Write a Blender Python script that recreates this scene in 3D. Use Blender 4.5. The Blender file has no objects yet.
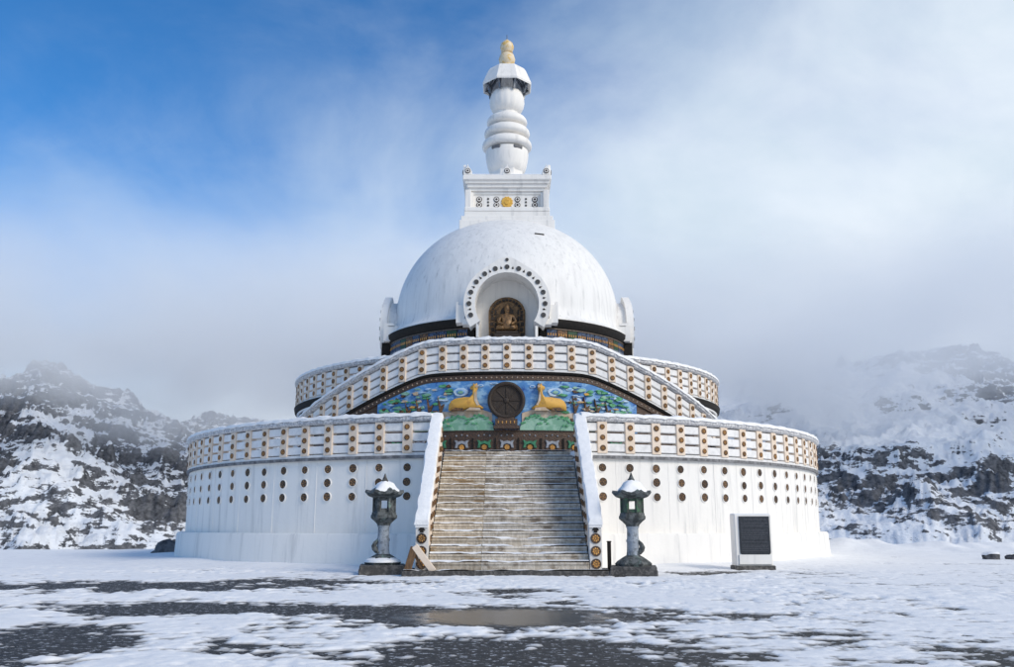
import bpy, bmesh, math, random
import numpy as np
from math import sin, cos, pi, radians, degrees, sqrt, atan2
from mathutils import Matrix, Vector

random.seed(7)
SC = bpy.context.scene
COL = SC.collection

# ------------------------------------------------------------------ camera
cam = bpy.data.cameras.new('camera')
cam.sensor_width = 36.0
cam.lens = 900.0 / 1014.0 * 36.0
cam.clip_start = 0.1
cam.clip_end = 20000
camo = bpy.data.objects.new('camera', cam)
camo.location = (0, -39.0, 1.2)
camo.rotation_euler = (radians(90 + 12.04), 0, 0)
COL.objects.link(camo)
SC.camera = camo

# ------------------------------------------------------------------ sky
SUN_AZ, SUN_EL = 52.0, 35.0            # degrees to the right of the camera side, height
SUN_DIR = Vector((sin(radians(SUN_AZ)) * cos(radians(SUN_EL)), -cos(radians(SUN_AZ)) * cos(radians(SUN_EL)), sin(radians(SUN_EL))))
world = bpy.data.worlds.new('World')
SC.world = world
world.use_nodes = True
wn, wl = world.node_tree.nodes, world.node_tree.links
wn.clear()


def N(nodes, typ, **kw):
    n = nodes.new(typ)
    for k, v in kw.items():
        if k in ('ins',):
            for a, b in v.items():
                n.inputs[a].default_value = b
        else:
            setattr(n, k, v)
    return n


wo = N(wn, 'ShaderNodeOutputWorld')
wb = N(wn, 'ShaderNodeBackground')
WS = 0.15
wb.inputs['Strength'].default_value = WS
sky = N(wn, 'ShaderNodeTexSky', sky_type='NISHITA')
sky.sun_disc = False
sky.sun_elevation = radians(SUN_EL)
sky.sun_rotation = radians(180 - SUN_AZ)
sky.altitude = 1500
sky.air_density = 1.3
sky.dust_density = 0.6
sky.ozone_density = 2.0
tc = N(wn, 'ShaderNodeTexCoord')
sep = N(wn, 'ShaderNodeSeparateXYZ')
wl.new(tc.outputs['Generated'], sep.inputs[0])


def wmath(op, a, b=None, c=None, clamp=False):
    n = N(wn, 'ShaderNodeMath', operation=op)
    n.use_clamp = clamp
    for i, v in enumerate((a, b, c)):
        if v is None:
            continue
        if hasattr(v, 'is_output'):
            wl.new(v, n.inputs[i])
        else:
            n.inputs[i].default_value = v
    return n.outputs[0]


mp = N(wn, 'ShaderNodeMapping')
mp.inputs['Scale'].default_value = (1.0, 1.0, 1.5)
wl.new(tc.outputs['Generated'], mp.inputs[0])
n1 = N(wn, 'ShaderNodeTexNoise', ins={'Scale': 2.1, 'Detail': 9.0, 'Roughness': 0.56, 'Distortion': 0.5})
mp.inputs['Location'].default_value = (0.35, 0.1, 0.0)
wl.new(mp.outputs[0], n1.inputs['Vector'])
n2 = N(wn, 'ShaderNodeTexNoise', ins={'Scale': 4.6, 'Detail': 8.0, 'Roughness': 0.58, 'Distortion': 0.35})
wl.new(mp.outputs[0], n2.inputs['Vector'])
# clear sky opens towards the upper left, cloud cover elsewhere
thr = wmath('MULTIPLY_ADD', sep.outputs['X'], 0.40, 0.42)
dz = wmath('SUBTRACT', wmath('MINIMUM', sep.outputs['Z'], 0.56), thr)
nz = wmath('MULTIPLY_ADD', n1.outputs['Fac'], 0.62, -0.31)
nz2 = wmath('MULTIPLY_ADD', n2.outputs['Fac'], 0.34, -0.17)
cl = wmath('ADD', wmath('ADD', dz, nz), nz2)
mr = N(wn, 'ShaderNodeMapRange', interpolation_type='SMOOTHSTEP')
mr.inputs['From Min'].default_value = -0.34
mr.inputs['From Max'].default_value = 0.28
mr.inputs['To Min'].default_value = 0.0
mr.inputs['To Max'].default_value = 1.0
wl.new(cl, mr.inputs['Value'])
cr = N(wn, 'ShaderNodeValToRGB')
cr.color_ramp.elements[0].position = 0.33
cr.color_ramp.elements[0].color = (0.375 / WS, 0.445 / WS, 0.515 / WS, 1)
cr.color_ramp.elements[1].position = 0.80
cr.color_ramp.elements[1].color = (0.60 / WS, 0.63 / WS, 0.655 / WS, 1)
wl.new(n2.outputs['Fac'], cr.inputs['Fac'])
tint = N(wn, 'ShaderNodeMix', data_type='RGBA', blend_type='MULTIPLY')
tint.inputs[0].default_value = 1.0
tint.inputs[7].default_value = (0.145, 0.39, 0.60, 1)
wl.new(sky.outputs[0], tint.inputs[6])
mx = N(wn, 'ShaderNodeMix', data_type='RGBA')
wl.new(mr.outputs[0], mx.inputs[0])
wl.new(cr.outputs[0], mx.inputs[6])
wl.new(tint.outputs[2], mx.inputs[7])
wl.new(mx.outputs[2], wb.inputs['Color'])
wl.new(wb.outputs[0], wo.inputs[0])

# ------------------------------------------------------------------ sun
sl = bpy.data.lights.new('sun', 'SUN')
sl.energy = 1.3
sl.angle = radians(22)
sl.color = (1.0, 0.91, 0.78)
so = bpy.data.objects.new('sun', sl)
so.rotation_euler = SUN_DIR.to_track_quat('Z', 'Y').to_euler()
so.location = SUN_DIR * 100
COL.objects.link(so)

vs = SC.view_settings
vs.view_transform = 'Standard'
vs.look = 'None'
vs.exposure = 0.78
vs.gamma = 1.0
vs.use_curve_mapping = False
SC.render.engine = 'CYCLES'
SC.cycles.use_denoising = True
SC.cycles.max_bounces = 16
SC.cycles.diffuse_bounces = 4
SC.cycles.volume_bounces = 14
SC.cycles.volume_max_steps = 64


# ================================================================== materials
MATS = {}


def mat(name, col, rough=0.7, col2=None, scale=3.0, detail=5, lo=0.35, hi=0.65, stretch=(1, 1, 1), bump=0.0, bscale=20.0,
        metal=0.0, rand=0.0, spec=0.5, stain=None, sscale=1.0, sstretch=(1, 1, 1), slo=0.5, shi=0.75):
    if name in MATS:
        return MATS[name]
    m = bpy.data.materials.new(name)
    m.use_nodes = True
    nt = m.node_tree
    b = nt.nodes['Principled BSDF']
    b.inputs['Roughness'].default_value = rough
    b.inputs['Metallic'].default_value = metal
    b.inputs['Specular IOR Level'].default_value = spec
    t = N(nt.nodes, 'ShaderNodeTexCoord')

    def noise(st, sc, lo, hi, det):
        mpn = N(nt.nodes, 'ShaderNodeMapping')
        mpn.inputs['Scale'].default_value = st
        nt.links.new(geo.outputs['Position'], mpn.inputs[0])
        nn = N(nt.nodes, 'ShaderNodeTexNoise', ins={'Scale': sc, 'Detail': det, 'Roughness': 0.62})
        nt.links.new(mpn.outputs[0], nn.inputs['Vector'])
        r = N(nt.nodes, 'ShaderNodeMapRange', interpolation_type='SMOOTHSTEP')
        r.inputs['From Min'].default_value = lo
        r.inputs['From Max'].default_value = hi
        nt.links.new(nn.outputs['Fac'], r.inputs['Value'])
        return r.outputs[0]
    geo = N(nt.nodes, 'ShaderNodeNewGeometry')
    c = N(nt.nodes, 'ShaderNodeMix', data_type='RGBA')
    c.inputs[6].default_value = (*col, 1)
    c.inputs[7].default_value = (*(col2 or [v * 0.85 for v in col]), 1)
    nt.links.new(noise(stretch, scale, lo, hi, detail), c.inputs[0])
    out = c.outputs[2]
    if stain:
        c2 = N(nt.nodes, 'ShaderNodeMix', data_type='RGBA')
        c2.inputs[7].default_value = (*stain, 1)
        nt.links.new(noise(sstretch, sscale, slo, shi, 6), c2.inputs[0])
        nt.links.new(out, c2.inputs[6])
        out = c2.outputs[2]
    if rand:
        oi = N(nt.nodes, 'ShaderNodeObjectInfo')
        r = N(nt.nodes, 'ShaderNodeMapRange')
        r.inputs['To Min'].default_value = 1 - rand
        r.inputs['To Max'].default_value = 1 + rand
        nt.links.new(oi.outputs['Random'], r.inputs['Value'])
        c3 = N(nt.nodes, 'ShaderNodeMix', data_type='RGBA', blend_type='MULTIPLY')
        c3.inputs[0].default_value = 1
        nt.links.new(out, c3.inputs[6])
        nt.links.new(r.outputs[0], c3.inputs[7])
        out = c3.outputs[2]
    nt.links.new(out, b.inputs['Base Color'])
    if bump:
        nn = N(nt.nodes, 'ShaderNodeTexNoise', ins={'Scale': bscale, 'Detail': 5.0})
        nt.links.new(geo.outputs['Position'], nn.inputs['Vector'])
        bp = N(nt.nodes, 'ShaderNodeBump', ins={'Strength': bump, 'Distance': 0.05})
        nt.links.new(nn.outputs['Fac'], bp.inputs['Height'])
        nt.links.new(bp.outputs[0], b.inputs['Normal'])
    MATS[name] = m
    return m


M_WHITE = mat('white_wash', (0.85, 0.825, 0.785), 0.75, (0.80, 0.775, 0.735), 0.9, lo=0.45, hi=0.75, stretch=(2.2, 2.2, 0.35), bump=0.15, bscale=6,
              stain=(0.60, 0.59, 0.575), sscale=2.5, sstretch=(1.6, 1.6, 0.12), slo=0.50, shi=0.78)
M_DOME = mat('dome_plaster', (0.82, 0.81, 0.79), 0.6, (0.74, 0.73, 0.715), 1.1, lo=0.4, hi=0.7, stretch=(3.5, 3.5, 0.25), bump=0.2, bscale=4,
             stain=(0.50, 0.50, 0.495), sscale=3.2, sstretch=(2.6, 2.6, 0.16), slo=0.52, shi=0.80)
M_RAIL = mat('rail_white', (0.82, 0.81, 0.80), 0.7, (0.68, 0.675, 0.67), 5.0, lo=0.42, hi=0.72, bump=0.2, bscale=12)
M_CAP = mat('cap_granite', (0.66, 0.66, 0.665), 0.8, (0.36, 0.36, 0.38), 14.0, lo=0.38, hi=0.62, bump=0.3, bscale=18)
M_CREAM = mat('post_cream', (0.80, 0.67, 0.55), 0.75, (0.74, 0.60, 0.47), 3.0)
M_BROWN = mat('medallion_brown', (0.085, 0.048, 0.025), 0.45, (0.04, 0.025, 0.018), 30.0, rand=0.4)
M_GOLD = mat('medallion_gold', (0.66, 0.33, 0.07), 0.45, (0.34, 0.16, 0.04), 25.0, rand=0.25)
M_DGOLD = mat('wall_medallion_gold', (0.26, 0.14, 0.05), 0.5, (0.10, 0.05, 0.02), 25.0, rand=0.5)
M_GOLD2 = mat('emblem_gold', (0.80, 0.48, 0.08), 0.4, (0.62, 0.34, 0.05), 12.0)
M_DARK = mat('dark_cornice', (0.008, 0.007, 0.006), 0.9, (0.018, 0.013, 0.010), 9.0, lo=0.4, hi=0.7)
M_LEDGE = mat('ledge_dark', (0.10, 0.10, 0.105), 0.8, (0.25, 0.25, 0.26), 6.0)
M_TILE = mat('brown_tile', (0.055, 0.033, 0.022), 0.45, (0.10, 0.052, 0.028), 22.0, lo=0.45, hi=0.6, bump=0.5, bscale=25)
M_GREY = mat('grey_disc', (0.18, 0.18, 0.18), 0.6, (0.06, 0.06, 0.06), 30.0)
M_STEP = mat('step_stone', (0.64, 0.58, 0.50), 0.85, (0.48, 0.42, 0.34), 5.5, lo=0.40, hi=0.60, stretch=(2.2, 1, 0.8), bump=0.4, bscale=25, rand=0.12,
             stain=(0.25, 0.20, 0.15), sscale=2.2, sstretch=(1.2, 1, 1.6), slo=0.50, shi=0.66)
M_STEPL = mat('step_stone_brown', (0.59, 0.515, 0.415), 0.85, (0.43, 0.36, 0.275), 6.0, lo=0.40, hi=0.60, stretch=(2.2, 1, 0.8), bump=0.4, bscale=25, rand=0.28,
              stain=(0.33, 0.23, 0.13), sscale=1.6, sstretch=(0.6, 1, 2.2), slo=0.53, shi=0.62)
M_STONE = mat('lantern_stone', (0.13, 0.14, 0.14), 0.85, (0.04, 0.045, 0.045), 9.0, lo=0.40, hi=0.60, bump=0.5, bscale=30,
              stain=(0.19, 0.26, 0.23), sscale=4.0, slo=0.56, shi=0.70)
M_STONE2 = mat('lantern_shaft_stone', (0.33, 0.37, 0.42), 0.8, (0.17, 0.19, 0.21), 8.0, lo=0.45, hi=0.62, bump=0.5, bscale=24)
M_MOSS = mat('green_patina', (0.055, 0.13, 0.07), 0.7, (0.05, 0.06, 0.055), 9.0, lo=0.40, hi=0.58, bump=0.4, bscale=30)
M_BASE = mat('dark_base_stone', (0.055, 0.052, 0.05), 0.75, (0.14, 0.13, 0.12), 10.0, lo=0.45, hi=0.65, bump=0.5, bscale=20)
M_PLAQUE = mat('black_plaque', (0.012, 0.015, 0.022), 0.35, (0.03, 0.035, 0.045), 20.0)
M_INK = mat('engraved_letters', (0.085, 0.09, 0.11), 0.6, (0.05, 0.055, 0.07), 30.0)
M_BRONZE = mat('dark_bronze', (0.022, 0.014, 0.010), 0.6, (0.055, 0.033, 0.018), 40.0, lo=0.45, hi=0.65, bump=0.4, bscale=40)
M_DEER = mat('deer_gold', (0.66, 0.37, 0.07), 0.6, (0.48, 0.25, 0.06), 5.0, lo=0.5, hi=0.7)
M_MBLUE = mat('mural_blue', (0.07, 0.23, 0.52), 0.5, (0.26, 0.46, 0.68), 2.6, lo=0.44, hi=0.6, stretch=(1, 1, 1.8),
              stain=(0.02, 0.09, 0.34), sscale=3.5, slo=0.54, shi=0.66)
M_MGREEN = mat('mural_green', (0.18, 0.37, 0.26), 0.6, (0.30, 0.49, 0.38), 3.0, lo=0.45, hi=0.6)
M_MGREEN2 = mat('mural_leaf_green', (0.045, 0.22, 0.09), 0.6, (0.12, 0.40, 0.20), 9.0, lo=0.4, hi=0.6)
M_MTAN = mat('mural_tan', (0.50, 0.37, 0.25), 0.7, (0.58, 0.50, 0.42), 4.0, lo=0.4, hi=0.62)
M_MWHITE = mat('mural_cloud_white', (0.55, 0.66, 0.76), 0.6, (0.40, 0.55, 0.72), 6.0)
M_FGREY = mat('frieze_grey', (0.36, 0.38, 0.42), 0.6, (0.22, 0.24, 0.28), 12.0)
M_FGREEN = mat('frieze_green', (0.05, 0.24, 0.12), 0.55, (0.03, 0.14, 0.08), 12.0)
M_BLUEP = mat('mosaic_blue', (0.06, 0.10, 0.19), 0.6, (0.015, 0.02, 0.035), 14.0, lo=0.42, hi=0.58, bump=0.4, bscale=20)
M_BROWNP = mat('mosaic_brown', (0.20, 0.095, 0.035), 0.6, (0.04, 0.025, 0.016), 14.0, lo=0.42, hi=0.58, bump=0.4, bscale=20)
M_GREENP = mat('mosaic_green', (0.015, 0.09, 0.035), 0.6, (0.01, 0.02, 0.015), 14.0)
M_WOOD = mat('weathered_wood', (0.19, 0.105, 0.05), 0.8, (0.09, 0.05, 0.025), 6.0, stretch=(4, 4, 1))
M_ROCK = mat('dark_rock', (0.05, 0.05, 0.055), 0.9, (0.14, 0.14, 0.145), 4.0, bump=0.6, bscale=8)
M_METAL = mat('grey_metal', (0.20, 0.22, 0.25), 0.4, (0.13, 0.14, 0.16), 20.0, metal=0.6)


def snow_mat(name='snow', bump=0.35, bscale=9.0, c=(0.88, 0.877, 0.875), c2=(0.81, 0.81, 0.815)):
    m = mat(name, c, 0.75, c2, 2.5, lo=0.4, hi=0.7, bump=bump, bscale=bscale)
    b = m.node_tree.nodes['Principled BSDF']
    b.inputs['Specular IOR Level'].default_value = 0.25
    return m


M_SNOW = snow_mat()


# ================================================================== mesh helpers
class MB:
    def __init__(self):
        self.v, self.f, self.m = [], [], []

    def add(self, vs_, fs, mi=0):
        o = len(self.v)
        self.v += [tuple(p) for p in vs_]
        for f in fs:
            self.f.append(tuple(i + o for i in f))
            self.m.append(mi)
        return self

    def box(self, c, s, mi=0, rz=0.0, taper=1.0, mat4=None):
        hx, hy, hz = s[0] / 2, s[1] / 2, s[2] / 2
        P = []
        for z, k in ((-hz, 1.0), (hz, taper)):
            for x, y in ((-hx, -hy), (hx, -hy), (hx, hy), (-hx, hy)):
                P.append(Vector((x * k, y * k, z)))
        R = Matrix.Rotation(rz, 4, 'Z') if mat4 is None else mat4
        P = [R @ p + Vector(c) for p in P]
        return self.add(P, [(3, 2, 1, 0), (4, 5, 6, 7), (0, 1, 5, 4), (1, 2, 6, 5), (2, 3, 7, 6), (3, 0, 4, 7)], mi)

    def lathe(self, prof, n=32, mi=0, c=(0, 0, 0), rot=0.0, cap=True):
        o = len(self.v)
        for r, z in prof:
            for k in range(n):
                a = 2 * pi * k / n + rot
                self.v.append((c[0] + r * cos(a), c[1] + r * sin(a), c[2] + z))
        for i in range(len(prof) - 1):
            for k in range(n):
                k2 = (k + 1) % n
                self.f.append((o + i * n + k, o + i * n + k2, o + (i + 1) * n + k2, o + (i + 1) * n + k))
                self.m.append(mi)
        if cap:
            self.f.append(tuple(o + k for k in reversed(range(n))))
            self.m.append(mi)
            self.f.append(tuple(o + (len(prof) - 1) * n + k for k in range(n)))
            self.m.append(mi)
        return self

    def sweep(self, fn, phis, cx=0.0, mi=0, closed=True, caps=True):
        """fn(phi deg) -> list of (r, z); swept round the vertical axis at (cx, 0)."""
        o = len(self.v)
        npr = None
        for ph in phis:
            pr = fn(ph)
            npr = len(pr)
            a = radians(ph)
            for r, z in pr:
                self.v.append((cx + r * sin(a), -r * cos(a), z))
        n = len(phis)
        for i in range(n - 1):
            for k in range(npr if closed else npr - 1):
                k2 = (k + 1) % npr
                self.f.append((o + i * npr + k, o + (i + 1) * npr + k, o + (i + 1) * npr + k2, o + i * npr + k2))
                self.m.append(mi)
        if closed and caps:
            self.f.append(tuple(o + k for k in range(npr)))
            self.m.append(mi)
            self.f.append(tuple(o + (n - 1) * npr + k for k in reversed(range(npr))))
            self.m.append(mi)
        return self

    def prism(self, pts, d0, d1, fn, mi=0, inset=0.0):
        """polygon outline pts (u, v) from depth d0 to d1; fn(u, v, d) -> xyz. The front face is bevelled by inset."""
        cu = sum(p[0] for p in pts) / len(pts)
        cv = sum(p[1] for p in pts) / len(pts)
        n = len(pts)
        L0 = [fn(u, v, d0) for u, v in pts]
        L1 = [fn(u, v, d0 + (d1 - d0) * 0.55) for u, v in pts]
        L2 = []
        for i in range(n):
            a, b, c_ = pts[i - 1], pts[i], pts[(i + 1) % n]
            tx, ty = c_[0] - a[0], c_[1] - a[1]
            l = sqrt(tx * tx + ty * ty) or 1
            nx, ny = -ty / l, tx / l
            L2.append(fn(b[0] + nx * inset, b[1] + ny * inset, d1))
        fs = []
        for i in range(n):
            j = (i + 1) % n
            fs.append((i, j, n + j, n + i))
            fs.append((n + i, n + j, 2 * n + j, 2 * n + i))
        fs.append(tuple(range(2 * n, 3 * n)))
        return self.add(L0 + L1 + L2, fs, mi)

    def mesh(self, name, mats, smooth=False, bevel=0.0, recalc=True):
        me = bpy.data.meshes.new(name)
        me.from_pydata([tuple(v) for v in self.v], [], self.f)
        for m in (mats if isinstance(mats, (list, tuple)) else [mats]):
            me.materials.append(m)
        me.polygons.foreach_set('material_index', self.m)
        if recalc or bevel:
            bm = bmesh.new()
            bm.from_mesh(me)
            bmesh.ops.recalc_face_normals(bm, faces=bm.faces)
            if bevel:
                ed = [e for e in bm.edges if len(e.link_faces) == 2 and e.calc_face_angle(0) > 0.6]
                bmesh.ops.bevel(bm, geom=ed, offset=bevel, segments=1, affect='EDGES', clamp_overlap=True)
            bm.to_mesh(me)
            bm.free()
        if smooth:
            me.polygons.foreach_set('use_smooth', [True] * len(me.polygons))
            if smooth != 'all':
                try:
                    me.set_sharp_from_angle(angle=radians(38))
                except Exception:
                    pass
        me.update()
        return me


WM = {}


def link(o, parent=None, M=None):
    COL.objects.link(o)
    M = M or Matrix.Identity(4)
    WM[o.name] = M
    if parent is not None:
        o.parent = parent
        o.matrix_basis = WM[parent.name].inverted() @ M
    else:
        o.matrix_basis = M
    return o


def tag(o, label=None, cat=None, group=None, kind=None):
    for k, v in (('label', label), ('category', cat), ('group', group), ('kind', kind)):
        if v:
            o[k] = v
    return o


def obj(name, me, parent=None, M=None, kind=None, label=None):
    o = bpy.data.objects.new(name, me)
    link(o, parent, M)
    return tag(o, kind=kind, label=label)


def thing(name, label, cat, loc=(0, 0, 0), group=None):
    o = bpy.data.objects.new(name, None)
    o.empty_display_size = 0.3
    link(o, None, Matrix.Translation(loc))
    return tag(o, label, cat, group)


def cylM(phi, r, z, cx=0.0):
    a = radians(phi)
    return Matrix.Translation((cx + r * sin(a), -r * cos(a), z)) @ Matrix.Rotation(a, 4, 'Z')


def rng(a, b, n):
    return [a + (b - a) * i / n for i in range(n + 1)]


# value noise (numpy) ------------------------------------------------
_rs = np.random.RandomState(11)
_perm = _rs.permutation(4096)
_grad = _rs.uniform(-1, 1, 4096)


def vnoise(x, y, seed=0):
    xi = np.floor(x).astype(np.int64)
    yi = np.floor(y).astype(np.int64)
    xf, yf = x - xi, y - yi
    u = xf * xf * xf * (xf * (xf * 6 - 15) + 10)
    v = yf * yf * yf * (yf * (yf * 6 - 15) + 10)

    def h(i, j):
        return _grad[_perm[(_perm[(i + seed * 37) & 4095] + j) & 4095]]
    a = h(xi, yi) * (1 - u) + h(xi + 1, yi) * u
    b = h(xi, yi + 1) * (1 - u) + h(xi + 1, yi + 1) * u
    return a * (1 - v) + b * v


def fbm(x, y, o=5, seed=0, gain=0.5, ridged=False):
    s, a, t = 0, 1.0, 0
    for i in range(o):
        n = vnoise(x, y, seed + i)
        if ridged:
            n = 1 - 2 * np.abs(n)
        s = s + n * a
        t += a
        a *= gain
        x, y = 1.97 * x * 0.8 - 1.97 * y * 0.6 + 3.1, 1.97 * x * 0.6 + 1.97 * y * 0.8 + 7.7
    return s / t


def grid_mesh(name, X, Y, Z, mats, keep=None, attrs=None):
    r, c = X.shape
    co = np.stack([X, Y, Z], -1).reshape(-1, 3)
    i = np.arange(r * c).reshape(r, c)
    q = np.stack([i[:-1, :-1], i[:-1, 1:], i[1:, 1:], i[1:, :-1]], -1).reshape(-1, 4)
    if keep is not None:
        k = keep.reshape(-1)
        q = q[k[q].any(1)]
        used = np.zeros(r * c, bool)
        used[q.reshape(-1)] = True
        idx = np.cumsum(used) - 1
        co = co[used]
        q = idx[q]
    else:
        used = np.ones(r * c, bool)
    me = bpy.data.meshes.new(name)
    me.vertices.add(len(co))
    me.vertices.foreach_set('co', co.astype(np.float32).reshape(-1))
    me.loops.add(len(q) * 4)
    me.loops.foreach_set('vertex_index', q.astype(np.int32).reshape(-1))
    me.polygons.add(len(q))
    me.polygons.foreach_set('loop_start', np.arange(0, len(q) * 4, 4, dtype=np.int32))
    me.polygons.foreach_set('loop_total', np.full(len(q), 4, np.int32))
    me.polygons.foreach_set('use_smooth', np.ones(len(q), bool))
    for m in mats:
        me.materials.append(m)
    for an, av in (attrs or {}).items():
        at = me.attributes.new(an, 'FLOAT', 'POINT')
        at.data.foreach_set('value', av.reshape(-1)[used].astype(np.float32))
    me.update(calc_edges=True)
    me.validate()
    return me


# ================================================================== ground
def plateau(X, Y):
    """height of the hilltop: level court, dropping away behind the monument and far to the sides"""
    edge = 7.0 + 2.5 * fbm(X * 0.05, Y * 0.0 + 3.3, 3, 5)
    d = np.maximum(np.maximum(Y - edge, np.abs(X) - 70), -(Y + 110))
    d = np.maximum(d, 0)
    return -80 * (1 - np.exp(-d * 0.55 / 80))


ax = np.concatenate([-np.geomspace(6000, 80, 40), np.linspace(-70, 70, 141), np.geomspace(80, 6000, 40)])
ay = np.concatenate([-np.geomspace(6000, 130, 40), np.linspace(-120, 60, 181), np.geomspace(65, 8000, 50)])
GX, GY = np.meshgrid(ax, ay)
GZ = plateau(GX, GY) - 0.03 + 3.0 * fbm(GX * 0.01, GY * 0.01, 3, 9) * (plateau(GX, GY) < -8)
g = obj('ground', grid_mesh('ground', GX, GY, GZ, [snow_mat('ground_snow', 0.4, 1.5)]), kind='structure')

# courtyard: dark wet paving
m = bpy.data.materials.new('wet_paving')
m.use_nodes = True
nt = m.node_tree
bs = nt.nodes['Principled BSDF']
geo = N(nt.nodes, 'ShaderNodeNewGeometry')
na = N(nt.nodes, 'ShaderNodeTexNoise', ins={'Scale': 6.0, 'Detail': 8.0, 'Roughness': 0.7})
nt.links.new(geo.outputs['Position'], na.inputs['Vector'])
ra = N(nt.nodes, 'ShaderNodeValToRGB')
ra.color_ramp.elements[0].position = 0.3
ra.color_ramp.elements[0].color = (0.018, 0.017, 0.016, 1)
ra.color_ramp.elements[1].position = 0.72
ra.color_ramp.elements[1].color = (0.060, 0.054, 0.048, 1)
nt.links.new(na.outputs['Fac'], ra.inputs['Fac'])
# thin slush clinging to the paving
nb = N(nt.nodes, 'ShaderNodeTexNoise', ins={'Scale': 11.0, 'Detail': 9.0, 'Roughness': 0.72})
nt.links.new(geo.outputs['Position'], nb.inputs['Vector'])
rb = N(nt.nodes, 'ShaderNodeMapRange', interpolation_type='SMOOTHSTEP')
rb.inputs['From Min'].default_value = 0.55
rb.inputs['From Max'].default_value = 0.63
nt.links.new(nb.outputs['Fac'], rb.inputs['Value'])
cm = N(nt.nodes, 'ShaderNodeMix', data_type='RGBA')
cm.inputs[7].default_value = (0.62, 0.64, 0.67, 1)
nt.links.new(ra.outputs[0], cm.inputs[6])
# puddle mask: a low spot in front of the stairs
vd = N(nt.nodes, 'ShaderNodeVectorMath', operation='SUBTRACT')
vd.inputs[1].default_value = (0.0, -26.4, 0)
nt.links.new(geo.outputs['Position'], vd.inputs[0])
vm = N(nt.nodes, 'ShaderNodeVectorMath', operation='MULTIPLY')
vm.inputs[1].default_value = (0.72, 0.85, 0)
nt.links.new(vd.outputs[0], vm.inputs[0])
vlen = N(nt.nodes, 'ShaderNodeVectorMath', operation='LENGTH')
nt.links.new(vm.outputs[0], vlen.inputs[0])
nc = N(nt.nodes, 'ShaderNodeTexNoise', ins={'Scale': 3.2, 'Detail': 7.0, 'Roughness': 0.65})
nt.links.new(geo.outputs['Position'], nc.inputs['Vector'])
pm = N(nt.nodes, 'ShaderNodeMath', operation='MULTIPLY_ADD')
pm.inputs[1].default_value = 1.4
nt.links.new(nc.outputs['Fac'], pm.inputs[0])
nt.links.new(vlen.outputs['Value'], pm.inputs[2])
pr = N(nt.nodes, 'ShaderNodeMapRange', interpolation_type='SMOOTHSTEP')
pr.inputs['From Min'].default_value = 1.45
pr.inputs['From Max'].default_value = 2.05
nt.links.new(pm.outputs[0], pr.inputs['Value'])      # 0 in the puddle, 1 outside
sm_ = N(nt.nodes, 'ShaderNodeMath', operation='MULTIPLY')
nt.links.new(rb.outputs[0], sm_.inputs[0])
nt.links.new(pr.outputs[0], sm_.inputs[1])
nt.links.new(sm_.outputs[0], cm.inputs[0])
nt.links.new(cm.outputs[2], bs.inputs['Base Color'])
rr = N(nt.nodes, 'ShaderNodeMapRange')
rr.inputs['To Min'].default_value = 0.16
rr.inputs['To Max'].default_value = 0.70
bs.inputs['Specular IOR Level'].default_value = 0.35
nt.links.new(pr.outputs[0], rr.inputs['Value'])
nt.links.new(rr.outputs[0], bs.inputs['Roughness'])
bpn = N(nt.nodes, 'ShaderNodeBump', ins={'Distance': 0.04})
bst = N(nt.nodes, 'ShaderNodeMath', operation='MULTIPLY_ADD')
bst.inputs[1].default_value = 0.5
bst.inputs[2].default_value = 0.012
nt.links.new(pr.outputs[0], bst.inputs[0])
nt.links.new(bst.outputs[0], bpn.inputs['Strength'])
nt.links.new(na.outputs['Fac'], bpn.inputs['Height'])
nt.links.new(bpn.outputs[0], bs.inputs['Normal'])
M_PAVE = m
mb = MB()
mb.add([(-60, -100, 0), (60, -100, 0), (60, 3, 0), (-60, 3, 0)], [(0, 1, 2, 3)])
obj('courtyard', mb.mesh('courtyard', M_PAVE), kind='structure')

# snow lying on the courtyard: real thickness, melted through in patches
PATCH = [  # x, y, rx, ry, weight
    (-7.4, -20.3, 3.9, 1.6, 1.0), (-4.2, -19.0, 2.4, 1.0, 0.9), (-11.5, -20.2, 2.5, 1.2, 1.0), (-4.3, -25.3, 2.5, 1.15, 1.1), (-1.6, -25.8, 1.6, 0.9, 1.1),
    (-0.1, -26.3, 1.9, 1.5, 1.08), (-5.0, -29.3, 1.4, 1.5, 1.15), (0.1, -29.9, 1.35, 1.7, 1.0), (0.3, -31.8, 1.6, 1.2, 1.1), (-2.6, -29.9, 0.9, 0.8, 0.55), (-4.6, -31.5, 1.2, 1.0, 1.0),
    (3.1, -26.4, 0.9, 0.6, 0.62), (2.0, -29.2, 0.8, 1.3, 0.55), (3.2, -28.6, 0.8, 0.8, 0.4), (14.6, -10.4, 3.2, 0.8, 0.95), (18.5, -10.6, 3, 0.7, 0.95), (4.9, -15.4, 1.2, 0.9, 0.85),
    (0.2, -21.7, 0.9, 0.6, 0.7), (1.9, -25.6, 0.9, 0.6, 0.8), (4.5, -30.2, 1.5, 0.9, 0.45), (0.0, -36.0, 3.5, 2.5, 0.9), (-6, -37.5, 3, 2, 0.9), (7, -36, 3, 2, 0.5)]
sx = np.concatenate([np.linspace(-45, -14, 170)[:-1], np.linspace(-14, -5.5, 170)[:-1], np.linspace(-5.5, 5.5, 300), np.linspace(5.5, 14, 170)[1:], np.linspace(14, 45, 170)[1:]])
sy = np.concatenate([np.linspace(-44, -33, 60)[:-1], np.linspace(-33, -24, 260)[:-1], np.linspace(-24, -14, 190)[:-1], np.linspace(-14, 9, 170)])
SX, SY = np.meshgrid(sx, sy)
wx = SX + 0.5 * fbm(SX * 0.6, SY * 0.6, 3, 20)
wy = SY + 0.5 * fbm(SX * 0.6, SY * 0.6, 3, 25)
fld = np.zeros_like(SX)
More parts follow.
